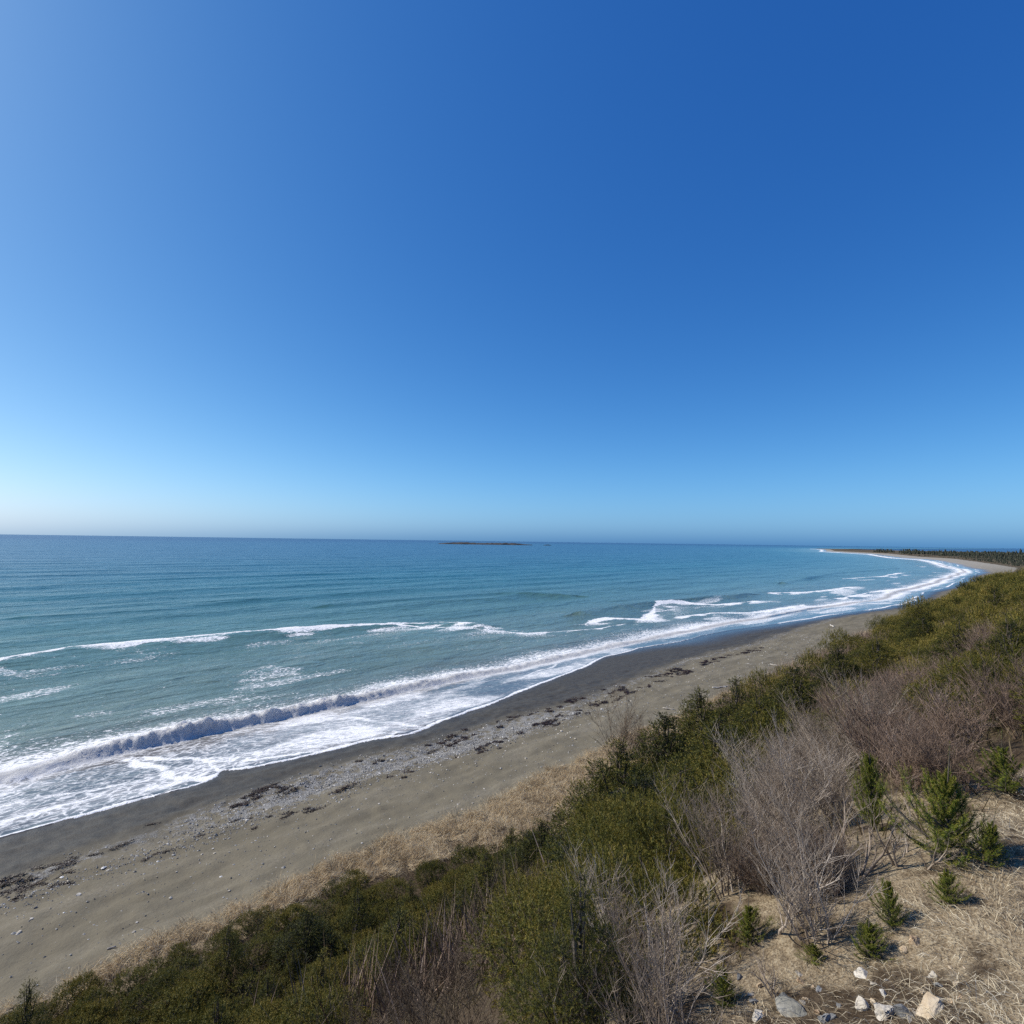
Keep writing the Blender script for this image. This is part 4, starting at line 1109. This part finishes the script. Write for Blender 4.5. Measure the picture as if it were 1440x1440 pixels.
# ------------------------------------------------------------------ seaweed
def weed_mesh(seed, L, Wd, n):
    rg = np.random.default_rng(seed)
    Vs, Fs, Ts = [], [], []; nv = 0
    for i in range(n):
        a = rg.uniform(-.5, .5) * L; c = rg.normal(0, .22) * Wd * (1 - abs(2 * a / L) ** 2 * .7)
        an = rg.normal(0, .7); p = np.array([a, c, .012 + .05 * rg.random() * (1 - abs(2 * a / L))])
        seg = 6; ln = rg.uniform(.12, .36); wd = rg.uniform(.012, .034)
        pts_ = []
        for s in range(seg + 1):
            an += rg.normal(0, .35); p = p + np.array([math.cos(an), math.sin(an), 0]) * ln / seg; p[2] = max(.004, p[2] + rg.normal(0, .012))
            pts_.append((p.copy(), an))
        for p_, an_ in pts_:
            nrm = np.array([-math.sin(an_), math.cos(an_), 0]); ww = wd * (.6 + .6 * rg.random())
            Vs += [p_ - nrm * ww - [0, 0, .006], p_ + [0, 0, .012 * rg.random()], p_ + nrm * ww - [0, 0, .006]]
        for s in range(seg):
            b_ = nv + s * 3
            Fs += [[b_, b_ + 1, b_ + 4, b_ + 3], [b_ + 1, b_ + 2, b_ + 5, b_ + 4]]
        Ts += [float(np.clip(rg.normal(.45, .25), 0, 1))] * (2 * seg)
        nv += 3 * (seg + 1)
    return mesh_np('seaweed_clump', np.array(Vs), np.array(Fs), M['weed'], True, None, {'tint': Ts})
WEED = [weed_mesh(800 + i, 1.3 + .3 * i, .35, 60 + 12 * i) for i in range(4)] + [weed_mesh(810 + i, .5, .3, 22) for i in range(3)]
def weed(me_, u, t, s, rot, lab, grp):
    x, y = xy(u, t)
    o = obj('seaweed_clump', me_, None, (x, y, float(z_ground(u, t)) + .005)); o.rotation_euler = (0, 0, R(45) + rot); o.scale = (s, s, s)
    tag(o, lab, 'seaweed', grp)
LINE1 = hits([(0, 1242), (60, 1222), (120, 1203), (180, 1180), (250, 1165), (330, 1130), (390, 1112), (470, 1090), (540, 1070), (640, 1040), (720, 1012), (800, 990), (880, 962), (960, 940), (1030, 922), (1080, 908)])
LINE2 = hits([(0, 1258), (80, 1240), (150, 1222), (250, 1195), (330, 1170), (400, 1150), (490, 1115), (600, 1083), (700, 1045), (790, 1010), (900, 968), (980, 940)])
rg = np.random.default_rng(99)
big = [(0, 1248), (35, 1240), (85, 1220), (170, 1190), (130, 1203), (210, 1206), (235, 1197), (285, 1175), (212, 1160), (475, 1113), (485, 1108), (400, 1150), (330, 1155), (750, 1004), (800, 985), (860, 975), (990, 935), (780, 1020)]
for i, (a, b_) in enumerate(big):
    u, t = hit(a, b_)
    weed(WEED[i % 4], u, t, (.40 if u < 12 else .60) * (1 + u * .012), rg.normal(.05, .2), 'big dark brown seaweed heap on the tide line, longer than the clumps around it', 'big seaweed heaps on the tide line')
for Ln, cntw, lab, grp in ((LINE1, 165, 'dark seaweed scrap on the lower tide line next to the damp sand', 'seaweed scraps on the lower tide line'), (LINE2, 150, 'dark seaweed scrap on the upper tide line along the pebbles', 'seaweed scraps on the upper tide line')):
    for i in range(cntw):
        u = float(Ln[0, 0] + (Ln[-1, 0] - Ln[0, 0]) * rg.random() ** 1.5)
        if vnoise(np.array([u * .45]), np.array([0.0]), 98)[0] < .33: continue
        t = float(np.interp(u, Ln[:, 0], Ln[:, 1])) + rg.normal(0, .42)
        weed(WEED[int(rg.integers(7))] if rg.random() < .4 else WEED[4 + int(rg.integers(3))], u, t, rg.uniform(.3, .8) * (1 + u * .014), rg.normal(.05, .35), lab, grp)

# ---- a few pieces of driftwood
def log_mesh(seed, L, r):
    rg = np.random.default_rng(seed); n = 6
    P = np.stack([np.linspace(-L / 2, L / 2, n), rg.normal(0, .03 * L, n), r * .8 + np.abs(rg.normal(0, .02 * L, n))], -1)
    V_, F_ = tubes(P[:-1], P[1:], np.linspace(r, r * .75, n)[:-1], np.linspace(r, r * .75, n)[1:], 8)
    ends = [np.arange(8)[None, ::-1], (len(V_) - 8 + np.arange(8))[None]]
    return mesh_np('driftwood', V_, [F_] + ends, M['wood'], True)
for i, (a, b_, L, lab) in enumerate([(157, 1334, .22, 'pale driftwood chunk alone on the bare sand near the lower left'), (1170, 881, 2.2, 'white driftwood log far up the beach near the wet sand'), (1088, 936, 1.0, 'bleached driftwood stick beside the seaweed beyond the dark spruces'), (940, 998, .9, 'bleached driftwood stick on dry sand above the ragged spruce'), (1012, 968, 1.4, 'bleached log at the edge of the bushes beyond the ragged spruce')]):
    u, t = hit(a, b_); x, y = xy(u, t)
    o = obj('driftwood', log_mesh(900 + i, L, .045 * L + .02), None, (x, y, float(z_ground(u, t)))); o.rotation_euler = (0, 0, R(30 + 40 * i))
    tag(o, lab, 'driftwood', 'driftwood on the beach')

# ------------------------------------------------------------------ far land
def lump(name, c, axu, L, Wd, hf, mat, seed, nu=90, nv=14):
    s = np.linspace(-1, 1, nu)[:, None] * np.ones((1, nv)); v = np.ones((nu, 1)) * np.linspace(-1, 1, nv)[None, :]
    wdt = Wd * np.sqrt(np.clip(1 - s ** 2, 0, 1)) * (.7 + .5 * vnoise(s * 6, s * 0, seed)) + .5
    x = c[0] + axu[0] * s * L - axu[1] * v * wdt; y = c[1] + axu[1] * s * L + axu[0] * v * wdt
    z_ = hf(s) * (1 - np.abs(v) ** 2.2) * (.75 + .5 * vnoise(s * 22, v * 3, seed + 1)) - 1.9 * (np.abs(v) > .98) - .8 * (np.abs(s) >= 1)
    return obj(name, mesh_np(name, np.stack([x, y, z_], -1).reshape(-1, 3), grid_faces(nu, nv), M[mat], False))
d0 = 2150.0
cx = (683 - 720) / FPX * d0
hprof = lambda s: np.interp(s, [-1, -.9, -.75, -.5, -.3, -.1, .1, .3, .45, .6, .75, .85, 1], [1.8, 3.4, 5.6, 8, 6.8, 5.2, 6, 6.4, 7.6, 6.8, 4.8, 3.0, 1.8])
tag(lump('island', (cx, d0), (1, -.05), 188, 40, hprof, 'island', 61), 'low dark rocky island on the horizon', 'island')
tag(lump('rock_ledge', ((770 - 720) / FPX * d0, d0 - 10), (1, 0), 18, 7, lambda s: 3.2 * (1 - s * s), 'island', 63, 16, 6), 'tiny dark ledge of rock just right of the island', 'rock')

# wood on the far point: many small conifers in one mesh
rg = np.random.default_rng(123)
def spike(n, u, q, hmin, hmax):
    t = np.interp(u, BASE[:, 0], BASE[:, 1]) - q
    x, y = xy(u, t); z_ = z_ground(u, t); return x, y, z_, rg.uniform(hmin, hmax, n)
Vs, Fs, Ts = [], [], []; nv = 0
for n, (ua, ub), (qa, qb), (ha, hb) in ((5200, (560, 1180), (25, 420), (3, 6.5)), (1200, (1000, 1260), (12, 160), (3, 7)), (2200, (430, 1000), (60, 700), (4, 9)), (1800, (420, 900), (6, 60), (1, 2.6))):
    u = rg.uniform(ua, ub, n); q = qa + (qb - qa) * rg.random(n)
    pond = ((u - 640) / 120) ** 2 + ((q - 95) / 38) ** 2 < 1
    clr = fbm(u * .012, q * .02, 131, 3) > .40
    u, q = u[clr & ~pond], q[clr & ~pond]; n = len(u)
    x, y, z_, h = spike(n, u, q, ha, hb); h = h * (.55 + .9 * fbm(u * .02, q * .03, 132, 3)) * rg.uniform(.6, 1.15, n)
    for lv in range(3):
        a0 = rg.random(n) * 6.28; rr = h * (.30 - .07 * lv) * (.8 + .4 * rg.random(n)); zb = z_ + h * (.05 + .27 * lv); zt_ = z_ + h * (.62 + .19 * lv)
        ringv = np.stack([np.stack([x + rr * np.cos(a0 + k * 1.2566), y + rr * np.sin(a0 + k * 1.2566), zb + h * .05 * rg.random(n)], -1) for k in range(5)], 1)
        apex = np.stack([x + .05 * h * rg.normal(0, 1, n), y, zt_], -1)[:, None]
        Vn = np.concatenate([ringv, apex], 1).reshape(-1, 3)
        b_ = np.arange(n)[:, None, None] * 6 + nv
        Fs.append((b_ + np.array([[k, (k + 1) % 5, 5] for k in range(5)])[None]).reshape(-1, 3)); Vs.append(Vn); nv += len(Vn)
        Ts.append(np.repeat(np.clip(rg.normal(.4, .2, n), 0, 1), 5))
me = mesh_np('far_woods', np.concatenate(Vs), np.concatenate(Fs), M['far_tree'], False, None, {'tint': np.concatenate(Ts)})
tag(obj('far_woods', me), 'dark conifer wood on the far side of the bay', kind='stuff')
a = np.linspace(0, 2 * np.pi, 49)[:-1]
pu_ = 640 + 120 * np.cos(a) * (1 + .1 * np.sin(3 * a)); pq_ = 95 + 36 * np.sin(a) * (1 + .15 * np.cos(2 * a))
pt_ = np.interp(pu_, BASE[:, 0], BASE[:, 1]) - pq_
x, y = xy(pu_, pt_); zp = float(z_ground(pu_, pt_).max()) + .15
me = mesh_np('pond', np.stack([x, y, np.full(48, zp)], -1), np.arange(48)[None], M['water'], False, {'foam': np.zeros(48), 'off': np.full(48, .5), 'streak': np.zeros(48), 'calm': np.full(48, .08)})
tag(obj('pond', me), 'pale pond behind the far beach', kind='structure')

# ------------------------------------------------------------------ light
SUN_EL, SUN_AZ = R(40), R(-78)          # azimuth from straight ahead, negative = left
sd_ = Vector((math.sin(SUN_AZ) * math.cos(SUN_EL), math.cos(SUN_AZ) * math.cos(SUN_EL), math.sin(SUN_EL)))
sl = bpy.data.lights.new('sun', 'SUN'); sl.energy = 5.0; sl.angle = R(.5); sl.color = (1, .94, .84)
so = bpy.data.objects.new('sun', sl); col.objects.link(so); so.rotation_euler = sd_.to_track_quat('Z', 'Y').to_euler()
SKYFIT = [(-.96, 1.25, -.08, 1.13), (-.565, .84, -.075, .90), (-.17, .535, -.06, .66)]
w = bpy.data.worlds.new('World'); scene.world = w; w.use_nodes = True
nt = w.node_tree; b = NB(nt)
bg = nt.nodes['Background']
sky = nt.nodes.new('ShaderNodeTexSky'); sky.sky_type = 'NISHITA'; sky.sun_disc = False
sky.sun_elevation = SUN_EL; sky.sun_rotation = SUN_AZ
sky.altitude = 0; sky.air_density = 1.0; sky.dust_density = 1.6; sky.ozone_density = 2.0
# clear spring air: the sky's own colours taken deeper blue, less yellow at the horizon
zd = nt.nodes.new('ShaderNodeTexCoord'); sx_ = nt.nodes.new('ShaderNodeSeparateXYZ'); b.link(zd.outputs['Generated'], sx_.inputs[0])
zz_ = b.math('MAXIMUM', sx_.outputs['Z'], 0.0)
e1 = b.math('EXPONENT', b.math('MULTIPLY', zz_, -20.0)); e2_ = b.math('EXPONENT', b.math('MULTIPLY', zz_, -5.0))
sc_ = nt.nodes.new('ShaderNodeSeparateColor'); b.link(sky.outputs[0], sc_.inputs[0]); cc_ = nt.nodes.new('ShaderNodeCombineColor')
for k, (c0, pw, k1, k2) in enumerate(SKYFIT):
    ex = b.math('EXPONENT', b.math('ADD', c0, b.math('ADD', b.math('MULTIPLY', e1, k1), b.math('MULTIPLY', e2_, k2))))
    vv = b.math('MULTIPLY', b.math('POWER', b.math('MULTIPLY', sc_.outputs[k], .1), pw), b.math('MULTIPLY', ex, 10.0))
    b.link(vv, cc_.inputs[k])
b.link(cc_.outputs[0], bg.inputs[0])
bg.inputs[1].default_value = .10

scene.view_settings.view_transform = 'Standard'; scene.view_settings.look = 'None'
scene.view_settings.exposure = 0; scene.view_settings.gamma = 1
scene.cycles.use_denoising = False
scene.cycles.max_bounces = 6; scene.cycles.diffuse_bounces = 3; scene.cycles.glossy_bounces = 3; scene.cycles.transmission_bounces = 3
scene.cycles.sample_clamp_indirect = 4
print('SCRIPT TIME', time.time() - T_START, 'spruces', len(sp_list), 'twigs', ntw, 'far', len(far_pts), 'faces sea', len(Fq))
